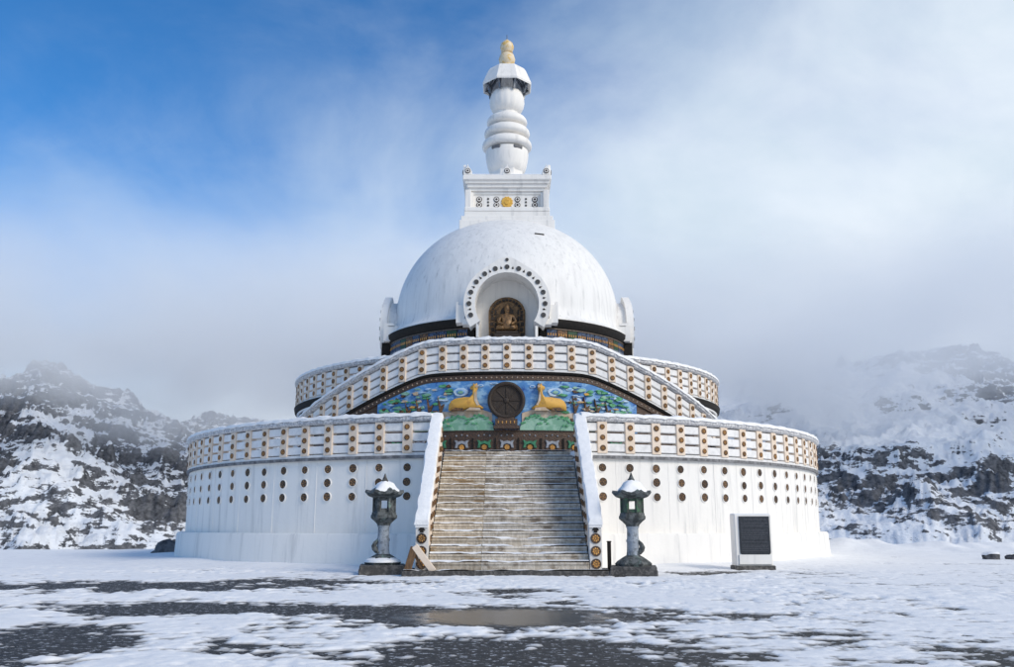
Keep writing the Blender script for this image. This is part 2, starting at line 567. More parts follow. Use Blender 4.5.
for x, y, rx, ry, w in PATCH:
    d = np.sqrt(((wx - x) / rx) ** 2 + ((wy - y) / ry) ** 2)
    fld = np.maximum(fld, w * np.exp(-(d / 1.08) ** 3))
rough_n = fbm(SX * 1.1, SY * 0.75, 3, 40) * 0.75 + fbm(SX * 4.5, SY * 3.2, 4, 50, 0.6) * 0.75
rough_n = rough_n + 0.5 * fbm(SX * 10.0, SY * 6.5, 3, 60, 0.6)
streak = fbm(SX * 2.6, SY * 5.0, 4, 64, 0.65)
f = 0.45 - fld * 1.02 + rough_n * 0.62 + streak * 0.75
f = f + np.clip((SY + 14) * 0.12, 0, 1.0)
rad = np.sqrt((SX + 0.15) ** 2 + SY ** 2)
bank = np.clip(1 - (rad - 12.9) / 2.6, 0, 1) ** 2
side = np.clip((np.abs(SX) - 3.2) / 1.5, 0, 1)
f = f + bank * 0.8 * side
thick = np.clip(f, -0.3, 0.55) * 0.050
thick = np.where(f > 0, 0.006 + thick, thick)
lump = 0.009 * fbm(SX * 2.2, SY * 2.2, 4, 70, 0.6) + 0.05 * fbm(SX * 0.35, SY * 0.35, 3, 75)
SZ = thick + np.where(f > 0.1, lump * np.clip(f, 0, 1), 0) + bank * 0.10 * side
# snow heaped at the edge of the plateau on the right
heap = np.exp(-((SY - 2.0 - 0.8 * np.sin(SX * 0.5)) / 2.2) ** 2) * np.clip((SX - 13.0) / 2.5, 0, 1)
SZ += heap * (0.42 + 0.55 * np.clip(fbm(SX * 0.42, SY * 0.3, 3, 91), -0.4, 1))
SZ += np.minimum(plateau(SX, SY), 0)
keep = SZ > -0.012
keep |= SY > 3
# leave the ground under the monument bare: it is built over
keep &= rad > 12.3
M_CSNOW = snow_mat('courtyard_snow', 0.30, 9.0)
nt = M_CSNOW.node_tree
bs = nt.nodes['Principled BSDF']
src = bs.inputs['Base Color'].links[0].from_socket
an_ = N(nt.nodes, 'ShaderNodeAttribute', attribute_name='depth')
mrs = N(nt.nodes, 'ShaderNodeMapRange', interpolation_type='SMOOTHSTEP')
mrs.inputs['From Min'].default_value = -0.02
mrs.inputs['From Max'].default_value = 0.26
nt.links.new(an_.outputs['Fac'], mrs.inputs['Value'])
cms = N(nt.nodes, 'ShaderNodeMix', data_type='RGBA')
cms.inputs[6].default_value = (0.36, 0.355, 0.35, 1)
nt.links.new(mrs.outputs[0], cms.inputs[0])
nt.links.new(src, cms.inputs[7])
nt.links.new(cms.outputs[2], bs.inputs['Base Color'])
obj('snow_cover', grid_mesh('snow_cover', SX, SY, SZ, [M_CSNOW], keep, {'depth': f + bank}), kind='stuff')
tag(bpy.data.objects['snow_cover'], 'thin trodden snow lying in patches over the dark courtyard', 'snow')

# ================================================================== mountains
az = np.radians(np.linspace(-46, 46, 900))
rd = np.concatenate([np.linspace(110, 300, 60)[:-1], np.linspace(300, 800, 300)[:-1], np.linspace(800, 1300, 60)])
AZ, RD = np.meshgrid(az, rd)
MX, MY = RD * np.sin(AZ), -39 + RD * np.cos(AZ)
ad = np.degrees(AZ)
ctrl = [(-46, 75), (-36, 82), (-30, 80), (-27.7, 98), (-25, 84), (-20, 66), (-14, 70), (-6, 88), (4, 100), (12, 100), (18, 108), (24, 116), (28, 106), (31, 92), (38, 95), (46, 80)]
crest = np.interp(ad, [c_[0] for c_ in ctrl], [c_[1] for c_ in ctrl])
t = np.clip((RD - 190) / 480, 0, None)
prof_ = np.where(t < 1, t ** 0.86, 1 - 0.35 * (t - 1))
MZ = -34 + (crest + 34) * prof_
amp = np.clip((RD - 150) / 250, 0, 1)
big = fbm(MX * 0.0085, MY * 0.0085, 5, 200, 0.5, True)
med = fbm(MX * 0.035 + 0.4 * MZ * 0.035, MY * 0.035, 5, 230, 0.55, True)
fine = fbm(MX * 0.16, MY * 0.16 + MZ * 0.05, 4, 260, 0.55, True)
left = np.clip((-ad - 4) / 6, 0, 1)
lowr = np.clip((36 + 22 * fbm(MX * 0.022, MY * 0.022, 4, 285) - (MZ + 0.34 * (MX - 140))) / 20, 0, 1) * (1 - left)
topr = np.clip((MX - 215) / 40, 0, 1) * np.clip((MZ - 54 + 14 * big) / 12, 0, 1) * (1 - left)
rockm = np.clip(left * 0.60 + lowr * 0.70 + topr * 1.0 + 0.40 + 0.3 * fbm(MX * 0.02, MY * 0.02, 3, 280), 0, 1)
MZ = MZ + amp * ((11 + 7 * left) * (big - 0.2) + (4.5 + 5.5 * rockm) * (med - 0.2) + (0.6 + 2.9 * rockm) * fine + (0.2 + 1.2 * rockm) * fbm(MX * 0.5, MY * 0.5 + MZ * 0.1, 3, 270, 0.6, True))
# stepped rock bands
band = np.sin((MZ * 0.33 + MX * 0.06 * np.sign(-ad) + 2.5 * fbm(MX * 0.02, MY * 0.02, 3, 300)) * 1.6)
MZ = MZ + amp * rockm * 1.1 * band
m = bpy.data.materials.new('snowy_rock')
m.use_nodes = True
nt = m.node_tree
bs = nt.nodes['Principled BSDF']
bs.inputs['Roughness'].default_value = 0.9
bs.inputs['Specular IOR Level'].default_value = 0.2
geo = N(nt.nodes, 'ShaderNodeNewGeometry')
sx_ = N(nt.nodes, 'ShaderNodeSeparateXYZ')
nt.links.new(geo.outputs['Normal'], sx_.inputs[0])
at_ = N(nt.nodes, 'ShaderNodeAttribute', attribute_name='rock')
mpn = N(nt.nodes, 'ShaderNodeMapping')
mpn.inputs['Rotation'].default_value = (0, radians(24), 0)
mpn.inputs['Scale'].default_value = (0.45, 0.45, 1.3)
nt.links.new(geo.outputs['Position'], mpn.inputs[0])
nn = N(nt.nodes, 'ShaderNodeTexNoise', ins={'Scale': 0.30, 'Detail': 9.0, 'Roughness': 0.70})
nt.links.new(mpn.outputs[0], nn.inputs['Vector'])


def nmath(op, a, b, clamp=False):
    q = N(nt.nodes, 'ShaderNodeMath', operation=op)
    q.use_clamp = clamp
    for i, v_ in enumerate((a, b)):
        if hasattr(v_, 'is_output'):
            nt.links.new(v_, q.inputs[i])
        else:
            q.inputs[i].default_value = v_
    return q.outputs[0]


steep = nmath('SUBTRACT', 0.90, sx_.outputs['Z'])                      # >0 on steep ground
s1 = nmath('ADD', nmath('MULTIPLY', nmath('SUBTRACT', steep, 0.14), 1.0), nmath('MULTIPLY', nmath('SUBTRACT', nn.outputs['Fac'], 0.5), 2.3))
s2 = nmath('ADD', s1, nmath('MULTIPLY', nmath('SUBTRACT', at_.outputs['Fac'], 0.76), 0.85))
nlow = N(nt.nodes, 'ShaderNodeTexNoise', ins={'Scale': 0.045, 'Detail': 4.0, 'Roughness': 0.6, 'Distortion': 0.6})
nt.links.new(mpn.outputs[0], nlow.inputs['Vector'])
s2 = nmath('ADD', s2, nmath('MULTIPLY', nmath('SUBTRACT', nlow.outputs['Fac'], 0.5), 1.3))
rk = N(nt.nodes, 'ShaderNodeMapRange', interpolation_type='SMOOTHSTEP')
rk.inputs['From Min'].default_value = 0.07
rk.inputs['From Max'].default_value = 0.16
nt.links.new(s2, rk.inputs['Value'])
rc = N(nt.nodes, 'ShaderNodeValToRGB')
rc.color_ramp.elements[0].color = (0.040, 0.043, 0.050, 1)
rc.color_ramp.elements[0].position = 0.35
rc.color_ramp.elements[1].color = (0.20, 0.205, 0.22, 1)
rc.color_ramp.elements[1].position = 0.68
n3 = N(nt.nodes, 'ShaderNodeTexNoise', ins={'Scale': 0.5, 'Detail': 6.0, 'Roughness': 0.7})
nt.links.new(geo.outputs['Position'], n3.inputs['Vector'])
nt.links.new(n3.outputs['Fac'], rc.inputs['Fac'])
cm = N(nt.nodes, 'ShaderNodeMix', data_type='RGBA')
cm.inputs[6].default_value = (0.80, 0.83, 0.875, 1)
nt.links.new(rk.outputs[0], cm.inputs[0])
nt.links.new(rc.outputs[0], cm.inputs[7])
nt.links.new(cm.outputs[2], bs.inputs['Base Color'])
bpn = N(nt.nodes, 'ShaderNodeBump', ins={'Strength': 0.7, 'Distance': 2.0})
nt.links.new(nn.outputs['Fac'], bpn.inputs['Height'])
nt.links.new(bpn.outputs[0], bs.inputs['Normal'])
obj('mountain', grid_mesh('mountain', MX, MY, MZ, [m], attrs={'rock': rockm}), kind='structure')

# ------------------------------------------------------------------ low cloud clinging to the mountains
m = bpy.data.materials.new('cloud_vapour')
m.use_nodes = True
nt = m.node_tree
nt.nodes.clear()
om = N(nt.nodes, 'ShaderNodeOutputMaterial')
pv = N(nt.nodes, 'ShaderNodeVolumePrincipled')
pv.inputs['Color'].default_value = (0.99, 0.995, 1.0, 1)
pv.inputs['Anisotropy'].default_value = 0.0
geo = N(nt.nodes, 'ShaderNodeNewGeometry')
mpn = N(nt.nodes, 'ShaderNodeMapping')
mpn.inputs['Scale'].default_value = (1, 1, 1.6)
nt.links.new(geo.outputs['Position'], mpn.inputs[0])
nn = N(nt.nodes, 'ShaderNodeTexNoise', ins={'Scale': 0.0105, 'Detail': 3.5, 'Roughness': 0.55})
nt.links.new(mpn.outputs[0], nn.inputs['Vector'])
sx_ = N(nt.nodes, 'ShaderNodeSeparateXYZ')
nt.links.new(geo.outputs['Position'], sx_.inputs[0])
hz = nmath('MULTIPLY', nmath('SUBTRACT', nmath('SUBTRACT', sx_.outputs['Z'], nmath('MULTIPLY', nmath('MULTIPLY', nmath('SUBTRACT', sx_.outputs['X'], 60.0), 0.007, True), 6.0)), 46.0), 0.022)
dn = nmath('ADD', hz, nmath('MULTIPLY', nmath('SUBTRACT', nn.outputs['Fac'], 0.5), 3.4))
top = N(nt.nodes, 'ShaderNodeMapRange', interpolation_type='SMOOTHSTEP')
top.inputs['From Min'].default_value = 66
top.inputs['From Max'].default_value = 118
top.inputs['To Min'].default_value = 1
top.inputs['To Max'].default_value = 0
nt.links.new(sx_.outputs['Z'], top.inputs['Value'])
dd = nmath('MULTIPLY', nmath('MULTIPLY', nmath('MAXIMUM', dn, 0.0), 0.030), top.outputs[0])
nt.links.new(dd, pv.inputs['Density'])
nt.links.new(pv.outputs[0], om.inputs['Volume'])
mb = MB()
mb.sweep(lambda p: [(300, 20), (520, 20), (520, 136), (300, 136)], rng(180 - 48, 180 + 48, 24))
mb.v = [(x, y - 39, z) for x, y, z in mb.v]
co_ = obj('cloud_bank', mb.mesh('cloud_bank', m), kind='stuff')
tag(co_, 'low grey cloud drifting across the mountain slopes', 'cloud')
m.cycles.volume_step_rate = 1.0
SC.cycles.volume_step_rate = 1.0
#BUILD
# ================================================================== shared small meshes
def medallion_mesh(name, r, rim=None, disc=M_BROWN, petal=M_GOLD, n=14, petals=6, depth=0.02):
    """disc facing -Y with a raised rosette"""
    mb = MB()
    rings = [(r, 0.0), (r, -depth), (r * 0.86, -depth * 1.15), (r * 0.84, -depth * 0.6)]
    o = []
    for rr_, y in rings:
        o.append([(rr_ * cos(2 * pi * k / n), y, rr_ * sin(2 * pi * k / n)) for k in range(n)])
    vs_ = sum(o, [])
    fs = []
    for i in range(3):
        for k in range(n):
            k2 = (k + 1) % n
            fs.append((i * n + k, i * n + k2, (i + 1) * n + k2, (i + 1) * n + k))
    mb.add(vs_, fs, 2 if rim else 0)
    mb.add(o[3], [tuple(range(n))], 0)
    for k in range(petals):
        a = 2 * pi * (k + 0.25) / petals
        ca, sa = cos(a), sin(a)
        w = r * 0.20

        def pt(d, e, y):
            return (d * ca - e * sa, y, d * sa + e * ca)
        mb.add([pt(r * 0.22, 0, -depth * 0.62), pt(r * 0.5, w, -depth * 0.62), pt(r * 0.76, 0, -depth * 0.62), pt(r * 0.5, -w, -depth * 0.62), pt(r * 0.5, 0, -depth * 1.3)],
               [(0, 1, 4), (1, 2, 4), (2, 3, 4), (3, 0, 4)], 1)
    q = [(r * 0.16 * cos(2 * pi * k / 6), -depth * 1.1, r * 0.16 * sin(2 * pi * k / 6)) for k in range(6)]
    mb.add(q, [tuple(range(6))], 1)
    return mb.mesh(name, [disc, petal] + ([rim] if rim else []))


def spade_mesh(name, h, mtl):
    mb = MB()
    pts = [(0, h), (-0.10 * h, 0.62 * h), (-0.36 * h, 0.22 * h), (-0.16 * h, 0.16 * h), (-0.2 * h, 0), (0.2 * h, 0), (0.16 * h, 0.16 * h), (0.36 * h, 0.22 * h), (0.10 * h, 0.62 * h)]
    mb.prism(pts, 0.0, 0.02, lambda u, v, d: (u, -d, v), 0, 0.01 * h)
    return mb.mesh(name, mtl)


ME_MED_S = medallion_mesh('post_medallion', 0.083, disc=mat('post_medallion_brown', (0.15, 0.075, 0.03), 0.5, (0.08, 0.04, 0.02), 30.0, rand=0.3), petals=6, n=12)
ME_MED_L = medallion_mesh('wall_medallion', 0.145, rim=M_WHITE, petal=M_DGOLD, petals=5, n=16, depth=0.03)
ME_MED_N = medallion_mesh('newel_medallion', 0.125, petals=8, n=16)
ME_MED_A = medallion_mesh('arch_medallion', 0.098, disc=M_GREY, petal=M_BRONZE, petals=5, n=12, depth=0.03)


def ringed_mesh(r):
    mb = MB()
    for rr_, d0, d1, mi in ((r, 0.0, 0.022, 0), (r * 0.74, 0.0, 0.030, 1), (r * 0.42, 0.0, 0.038, 0)):
        mb.prism([(rr_ * cos(2 * pi * k / 16), rr_ * sin(2 * pi * k / 16)) for k in range(16)], d0, d1, lambda u, v, d: (u, -d, v), mi, 0.004)
    return mb.mesh('ringed_medallion', [M_BRONZE, M_WHITE])


ME_MED_H = ringed_mesh(0.128)


def snow_sweep(fn, phis, cx, seed, w=0.5, h=0.07):
    """lumpy snow on a curved cap; fn(phi) -> (r_in, r_out, z)"""
    mb = MB()
    k = [0]
    rnd = random.Random(seed)
    ph = [rnd.uniform(0, 9) for _ in range(6)]

    def pr_(p):
        ri, ro, z = fn(p)
        a = 0.018 * sin(p * 1.7 + ph[0]) + 0.014 * sin(p * 4.3 + ph[1]) + 0.01 * sin(p * 9.1 + ph[2])
        b = 0.016 * sin(p * 2.3 + ph[3]) + 0.014 * sin(p * 6.7 + ph[4])
        hh = h + a
        return [(ri - b * 0.5, z - 0.01), (ri - b * 0.5, z + hh * 0.7), (ri * 0.7 + ro * 0.3, z + hh), (ri * 0.35 + ro * 0.65, z + hh * 1.02), (ro + 0.015 + b * 0.4, z + hh * 0.6), (ro + 0.030 + b, z - 0.035 - b * 0.9)]
    mb.sweep(pr_, phis, cx)
    return mb.mesh('snow_cap', M_SNOW, smooth=True)


def post_mesh(name, w, dpt, h, tilt=0.0):
    mb = MB()
    vs_ = []
    for z in (0, h):
        for x, y in ((-w / 2, -dpt), (w / 2, -dpt), (w / 2, 0), (-w / 2, 0)):
            vs_.append((x, y, z + tilt * x))
    mb.add(vs_, [(3, 2, 1, 0), (4, 5, 6, 7), (0, 1, 5, 4), (1, 2, 6, 5), (2, 3, 7, 6), (3, 0, 4, 7)])
    return mb.mesh(name, M_CREAM, bevel=0.012)


def curved_railing(name, label, r, cx, ztop, h, post_phis, arc, seed, step=1.5, group=None, w=0.30, tilt=None):
    """ztop(phi): top of the cap. Rails with slits, cap with granite face, snow, posts with three medallions"""
    mid = (arc[0] + arc[1]) / 2
    a = radians(mid)
    t = thing(name, label, 'railing', (cx + r * sin(a), -r * cos(a), ztop(mid) - h), group)
    phis = rng(arc[0], arc[1], max(8, int(abs(arc[1] - arc[0]) / step)))
    zb = lambda p: ztop(p) - h
    ch = 0.15 * h          # cap height
    capm = MB().sweep(lambda p: [(r - 0.30, ztop(p) - ch), (r - 0.30, ztop(p)), (r + 0.10, ztop(p)), (r + 0.10, ztop(p) - ch * 0.72), (r + 0.045, ztop(p) - ch)], phis, cx).mesh('cap', M_CAP, smooth=True)
    c_ = obj('cap', capm, t)
    obj('snow', snow_sweep(lambda p: (r - 0.31, r + 0.105, ztop(p)), rng(arc[0], arc[1], int(abs(arc[1] - arc[0]) / 0.6)), cx, seed, h=0.09), c_, kind='stuff')
    body = h - ch
    foot = 0.07 * h
    rh = (body - foot) / 3
    gap = 0.060 * h
    for k in range(3):
        z0 = foot + k * rh + gap * 0.5
        z1 = foot + (k + 1) * rh - gap * 0.5
        rm = MB().sweep(lambda p: [(r - 0.20, zb(p) + z0), (r - 0.20, zb(p) + z1), (r - 0.015, zb(p) + z1), (r, zb(p) + z1 - 0.015), (r, zb(p) + z0 + 0.015), (r - 0.015, zb(p) + z0)], phis, cx).mesh('rail', M_RAIL, smooth=True)
        obj('rail', rm, t)
    fm = MB().sweep(lambda p: [(r - 0.22, zb(p)), (r - 0.22, zb(p) + foot), (r + 0.02, zb(p) + foot), (r + 0.02, zb(p))], phis, cx).mesh('foot_rail', M_RAIL)
    obj('foot_rail', fm, t)
    cache = {}
    for p in post_phis:
        key = round(tilt(p), 2) if tilt else 0.0
        if key not in cache:
            cache[key] = post_mesh('post', w, 0.25, body - foot * 0.8, key)
        M = cylM(p, r - 0.20, zb(p) + foot * 0.75, cx)
        po = obj('post', cache[key], t, M)
        for k in range(3):
            z = (k + 0.5) * (body - foot * 0.8) / 3
            obj('medallion', ME_MED_S, po, M @ Matrix.Translation((random.gauss(0, 0.004), -0.252, z + random.gauss(0, 0.004))) @ Matrix.Rotation(random.uniform(0, 6), 4, 'Y') @ Matrix.Scale(random.uniform(0.94, 1.06), 4))
    return t


# ================================================================== the stupa
CXL = -0.17           # the lower drum is a little off the upper axis
stupa = thing('stupa', 'white domed hilltop stupa with three round tiers and ringed spire', 'stupa')
FULL = rng(-180, 180, 180)
R1 = 12.7
# plinth
mb = MB().sweep(lambda p: [(R1 - 1.0, -0.3), (R1 + 0.36, -0.3), (R1 + 0.30, 0.90), (R1 + 0.26, 0.965), (R1 - 1.0, 0.965)], FULL, CXL)
obj('plinth', mb.mesh('plinth', M_WHITE, smooth=True), stupa)
# lower drum
GAP = rng(10.2, 351.0, 172)
mb = MB().sweep(lambda p: [(R1 - 1.2, 0.9), (R1, 0.9), (R1, 3.16), (R1 - 1.2, 3.16)], GAP, CXL)
drum = obj('drum', mb.mesh('drum', M_WHITE, smooth=True), stupa)
DP = 3.93
LP_ = [-12.5 - DP * k for k in range(21)]
RP_ = [13.5 + DP * k for k in range(21)]
for p in LP_ + RP_:
    for z in (2.86, 2.445, 2.03):
        obj('medallion', ME_MED_L, drum, cylM(p + random.gauss(0, 0.03), R1 - 0.004, z + random.gauss(0, 0.006), CXL) @ Matrix.Rotation(random.uniform(0, 6), 4, 'Y') @ Matrix.Scale(random.uniform(0.94, 1.06), 4))
# raised plaster seams between the drum panels
for p in [q + DP * 0.5 for q in LP_[::2]] + [q + DP * 0.5 for q in RP_[::2]]:
    obj('panel_seam', MB().box((0, 0, 0), (0.028, 0.012, 2.1)).mesh('panel_seam', M_WHITE) if 'panel_seam' not in bpy.data.meshes else bpy.data.meshes['panel_seam'], drum, cylM(p, R1 + 0.001, 2.03, CXL))
mb = MB().sweep(lambda p: [(R1 - 0.9, 3.155), (R1 + 0.10, 3.12), (R1 + 0.10, 3.21), (R1 - 0.9, 3.22)], GAP, CXL)
obj('ledge', mb.mesh('ledge', M_LEDGE, smooth=True), stupa)
mb = MB().sweep(lambda p: [(11.3, 3.2), (R1 - 0.12, 3.2), (R1 - 0.12, 3.38), (11.3, 3.38)], GAP, CXL)
mb.sweep(lambda p: [(0.5, 3.2), (11.1, 3.2), (11.1, 3.36), (0.5, 3.36)], FULL, CXL)
tf = obj('terrace_floor', mb.mesh('terrace_floor', M_SNOW), stupa)

# gallery wall carrying the mural and the two curved flights of stairs
RG = 9.66


def zbend(p):
    a = abs(p) - 16.5
    return 0.064 * (a + sqrt(a * a + 5.0)) / 2 * (1.0 if a < 6 else 1.0)


def ztop_g(p):
    return 7.27 - zbend(p)


HG = 1.09


def zbot_g(p):
    return ztop_g(p) - HG


GP = rng(-62, 62, 124)
mb = MB().sweep(lambda p: [(8.2, 3.0), (RG, 3.0), (RG, max(3.05, zbot_g(p) - 0.12)), (8.2, max(3.05, zbot_g(p) - 0.12))], GP)
wall = obj('gallery_wall', mb.mesh('gallery_wall', M_TILE, smooth=True), stupa)
# sloped cornice under the parapet
mb = MB().sweep(lambda p: [(8.3, max(3.1, zbot_g(p) - 0.115)), (RG + 0.10, max(3.1, zbot_g(p) - 0.10)), (RG + 0.16, max(3.15, zbot_g(p) - 0.03)), (8.3, max(3.15, zbot_g(p) - 0.004))], rng(-58, 58, 116))
obj('cornice', mb.mesh('cornice', M_DARK, smooth=True), wall)
mb = MB().sweep(lambda p: [(RG - 0.1, max(3.1, zbot_g(p) - 0.30)), (RG + 0.06, max(3.1, zbot_g(p) - 0.30)), (RG + 0.06, max(3.12, zbot_g(p) - 0.12)), (RG - 0.1, max(3.12, zbot_g(p) - 0.12))], rng(-56, 56, 112))
obj('border_band', mb.mesh('border_band', M_TILE), wall)
bead = MB().lathe([(0.0, -0.03), (0.03, 0), (0.0, 0.03)], 6, cap=False).mesh('bead', M_MTAN)
for k in range(-44, 45):
    p = k * 1.0
    obj('bead', bead, wall, cylM(p, RG + 0.065, zbot_g(p) - 0.21))
# upper drum and its terrace
mb = MB().sweep(lambda p: [(7.0, 3.3), (8.62, 3.3), (8.62, 5.62), (7.0, 5.62)], FULL)
obj('upper_drum', mb.mesh('upper_drum', M_WHITE, smooth=True), stupa)
mb = MB().sweep(lambda p: [(8.0, 5.55), (8.75, 5.55), (8.98, 5.70), (9.02, 5.88), (8.0, 5.88)], FULL)
obj('upper_cornice', mb.mesh('upper_cornice', M_DARK, smooth=True), stupa)
mb = MB().sweep(lambda p: [(4.0, 5.6), (8.9, 5.6), (8.9, 5.94), (4.0, 5.94)], FULL)
obj('upper_floor', mb.mesh('upper_floor', M_SNOW), stupa)
mb = MB().sweep(lambda p: [(8.4, 5.8), (RG - 0.2, 5.8), (RG - 0.2, 6.18), (8.4, 6.18)], rng(-16.5, 16.5, 20))
obj('landing', mb.mesh('landing', M_SNOW), stupa)

# ---- dome
DR, DZ = 4.92, 9.72
prof = [(5.30, 9.045), (5.31, 9.09), (5.22, 9.13), (5.08, 9.22), (4.98, 9.38)]
for k in range(0, 33):
    a = radians(90 * k / 32)
    prof.append((max(0.02, DR * cos(a) ** 0.93), DZ + 4.74 * sin(a) ** 0.93))


def carve(mb):
    """open the mesh behind the front and side niches"""
    keep_f, keep_m = [], []
    for f_, m_ in zip(mb.f, mb.m):
        c_ = sum((Vector(mb.v[i]) for i in f_), Vector()) / len(f_)
        cut = False
        for ux, uy, dx_, dy_ in ((1, 0, 0, -1), (0, 1, 1, 0), (0, 1, -1, 0)):
            u_ = c_.x * ux + c_.y * uy
            if c_.x * dx_ + c_.y * dy_ > 3.4 and ((abs(u_) < 1.2 and c_.z < 9.5) or (u_ * u_ + (c_.z - 9.46) ** 2 < 1.42 ** 2)) and len(f_) == 4 and c_.z > 8.0:
                cut = True
        if not cut:
            keep_f.append(f_)
            keep_m.append(m_)
    mb.f, mb.m = keep_f, keep_m
    return mb


mb = carve(MB().lathe(prof, 192, cap=False))
obj('dome', mb.mesh('dome', M_DOME, smooth='all'), stupa)
obj('dome_vent', MB().box((0, 0, 0), (0.42, 0.10, 0.06)).mesh('dome_vent', M_DARK, bevel=0.01), stupa,
    Matrix.Translation((1.33, -3.50, 12.95)) @ Matrix.Rotation(radians(20.8), 4, 'Z') @ Matrix.Rotation(radians(-41), 4, 'X'))


# ---- dome base band
mb = MB().sweep(lambda p: [(4.2, 5.9), (5.18, 5.9), (5.18, 8.1), (5.18, 8.80), (4.2, 8.80)], FULL)
band = obj('dome_band', carve(mb).mesh('dome_band', M_DARK, smooth=True), stupa)
mb = MB().sweep(lambda p: [(4.4, 8.70), (5.22, 8.72), (5.34, 8.86), (5.36, 9.03), (4.4, 9.05)], FULL)
obj('band_cornice', carve(mb).mesh('band_cornice', M_DARK, smooth=True), band)
mb = MB().sweep(lambda p: [(5.1, 8.64), (5.235, 8.64), (5.235, 8.685), (5.1, 8.685)], FULL)
obj('band_moulding', carve(mb).mesh('band_moulding', mat('band_tan', (0.16, 0.12, 0.09), 0.6, (0.07, 0.05, 0.035), 12.0)), band)
ddeg = 5.0
kk = 0
for s in (-1, 1):
    for k in range(17):
        p = s * (19.5 + ddeg * k)
        w2 = 5.2 * radians(ddeg) * 0.46
        mtl = [M_BROWNP, M_BLUEP, M_BROWNP, M_BLUEP, M_BLUEP, M_GREENP][(k * 5 + (s > 0)) % 6] if k % 5 else M_BLUEP
        nm = 'mosaic_' + mtl.name
        if nm not in bpy.data.meshes:
            q = MB().box((0, -0.012, 0.18), (w2 * 2, 0.03, 0.62))
            # little arches of tesserae on the face
            for c_ in range(4):
                x = -w2 + w2 * 2 * (c_ + 0.5) / 4
                q.box((x, -0.035, 0.02), (w2 * 0.30, 0.016, 0.16), 1)
                q.box((x, -0.035, 0.30), (w2 * 0.22, 0.016, 0.10), 2)
            q.mesh(nm, [mtl, M_FGREY, M_GOLD])
        obj('mosaic_panel', bpy.data.meshes[nm], band, cylM(p, 5.18, 8.14))

# ---- arched niches on the four sides
def niche_mesh():
    mb = MB()
    CZ, RO, RI = 9.46, 1.66, 1.24
    inner, outer = [], []
    # horseshoe: angle from -34 deg below horizontal, over the top, and back
    n = 44
    for k in range(n + 1):
        a = radians(-33 + (180 + 66) * k / n)
        x, z = RI * cos(a), CZ + RI * sin(a)
        inner.append((x, z))
        ox, oz = RO * cos(a), CZ + RO * sin(a)
        up = max(0, sin(a))
        oz += 0.21 * up ** 24          # pointed crown
        outer.append((ox, oz))
    inner = [(1.09, 8.15)] + [(1.09, 8.6)] + inner + [(-1.09, 8.6), (-1.09, 8.15)]
    outer = [(1.60, 8.76)] + [(1.60, 8.78)] + outer + [(-1.60, 8.78), (-1.60, 8.76)]
    outer[0] = (1.17, 8.15)
    outer[1] = (1.17, 8.76)
    outer[-1] = (-1.17, 8.15)
    outer[-2] = (-1.17, 8.76)
    YF, YM, YB = -5.72, -5.42, -4.5
    L = len(inner)
    # layers: outer back, outer mid, outer front, inner front, inner back
    bk = [((x * 0.90 if z > 8.77 else x), 9.46 + (z - 9.46) * 0.84 if z > 9.46 else z) for x, z in outer]
    vs_ = [(x, YB, z) for x, z in bk] + [(x, YM, z) for x, z in bk] + [(x, YM, z) for x, z in outer] + [(x, YF, z) for x, z in outer] + [(x * 0.985, YF - 0.02, z) for x, z in inner] + [(x * 0.97, YB, z) for x, z in inner]
    fs = []
    for j in range(5):
        for i in range(L - 1):
            fs.append((j * L + i, j * L + i + 1, (j + 1) * L + i + 1, (j + 1) * L + i))
    mb.add(vs_, fs, 0)
    # back wall of the recess
    mb.add([(x * 0.97, YB - 0.02, z) for x, z in inner], [tuple(range(L))], 0)
    # shoulders beside the arch
    for s in (-1, 1):
        mb.box((s * 1.78, -5.20, 9.12), (0.34, 0.62, 0.70), 0)
        mb.box((s * 1.90, -5.26, 9.52), (0.10, 0.40, 0.16), 0)
        mb.box((s * 1.42, -5.30, 8.80), (0.56, 0.55, 0.22), 0)
    return mb.mesh('niche', M_WHITE, smooth=True)


ME_NICHE = niche_mesh()
ME_SPADE_S = spade_mesh('small_leaf', 0.16, M_BRONZE)
for q in (0, 90, -90):
    RM = Matrix.Rotation(radians(q), 4, 'Z') @ (Matrix.Translation((0, 0.32, 0.62)) @ Matrix.Scale(0.93, 4, (0, 0, 1)) if q else Matrix.Identity(4))
    nb_ = obj('niche', ME_NICHE, stupa, RM)
    for k in range(13):
        a = radians(-18 + 18 * k)
        obj('medallion', ME_MED_A, nb_, RM @ Matrix.Translation((1.45 * cos(a), -5.73, 9.46 + 1.45 * sin(a))))
        if k < 12:
            a2 = a + radians(9)
            obj('leaf_motif', ME_SPADE_S, nb_, RM @ Matrix.Translation((1.45 * cos(a2), -5.73, 9.46 + 1.45 * sin(a2))) @ Matrix.Rotation(-(a2 - pi / 2), 4, 'Y') @ Matrix.Translation((0, 0, -0.07)) @ Matrix.Scale(0.85, 4))
    obj('medallion', ME_MED_A, nb_, RM @ Matrix.Translation((0, -5.735, 11.20)) @ Matrix.Scale(0.68, 4))
    blk = MB().box((0, -5.30, 7.9), (2.1 if q == 0 else 3.4, 0.62, 1.7)) if q else None
    if blk:
        obj('niche_base', bpy.data.meshes.get('niche_base') or blk.mesh('niche_base', M_DARK), nb_, RM)

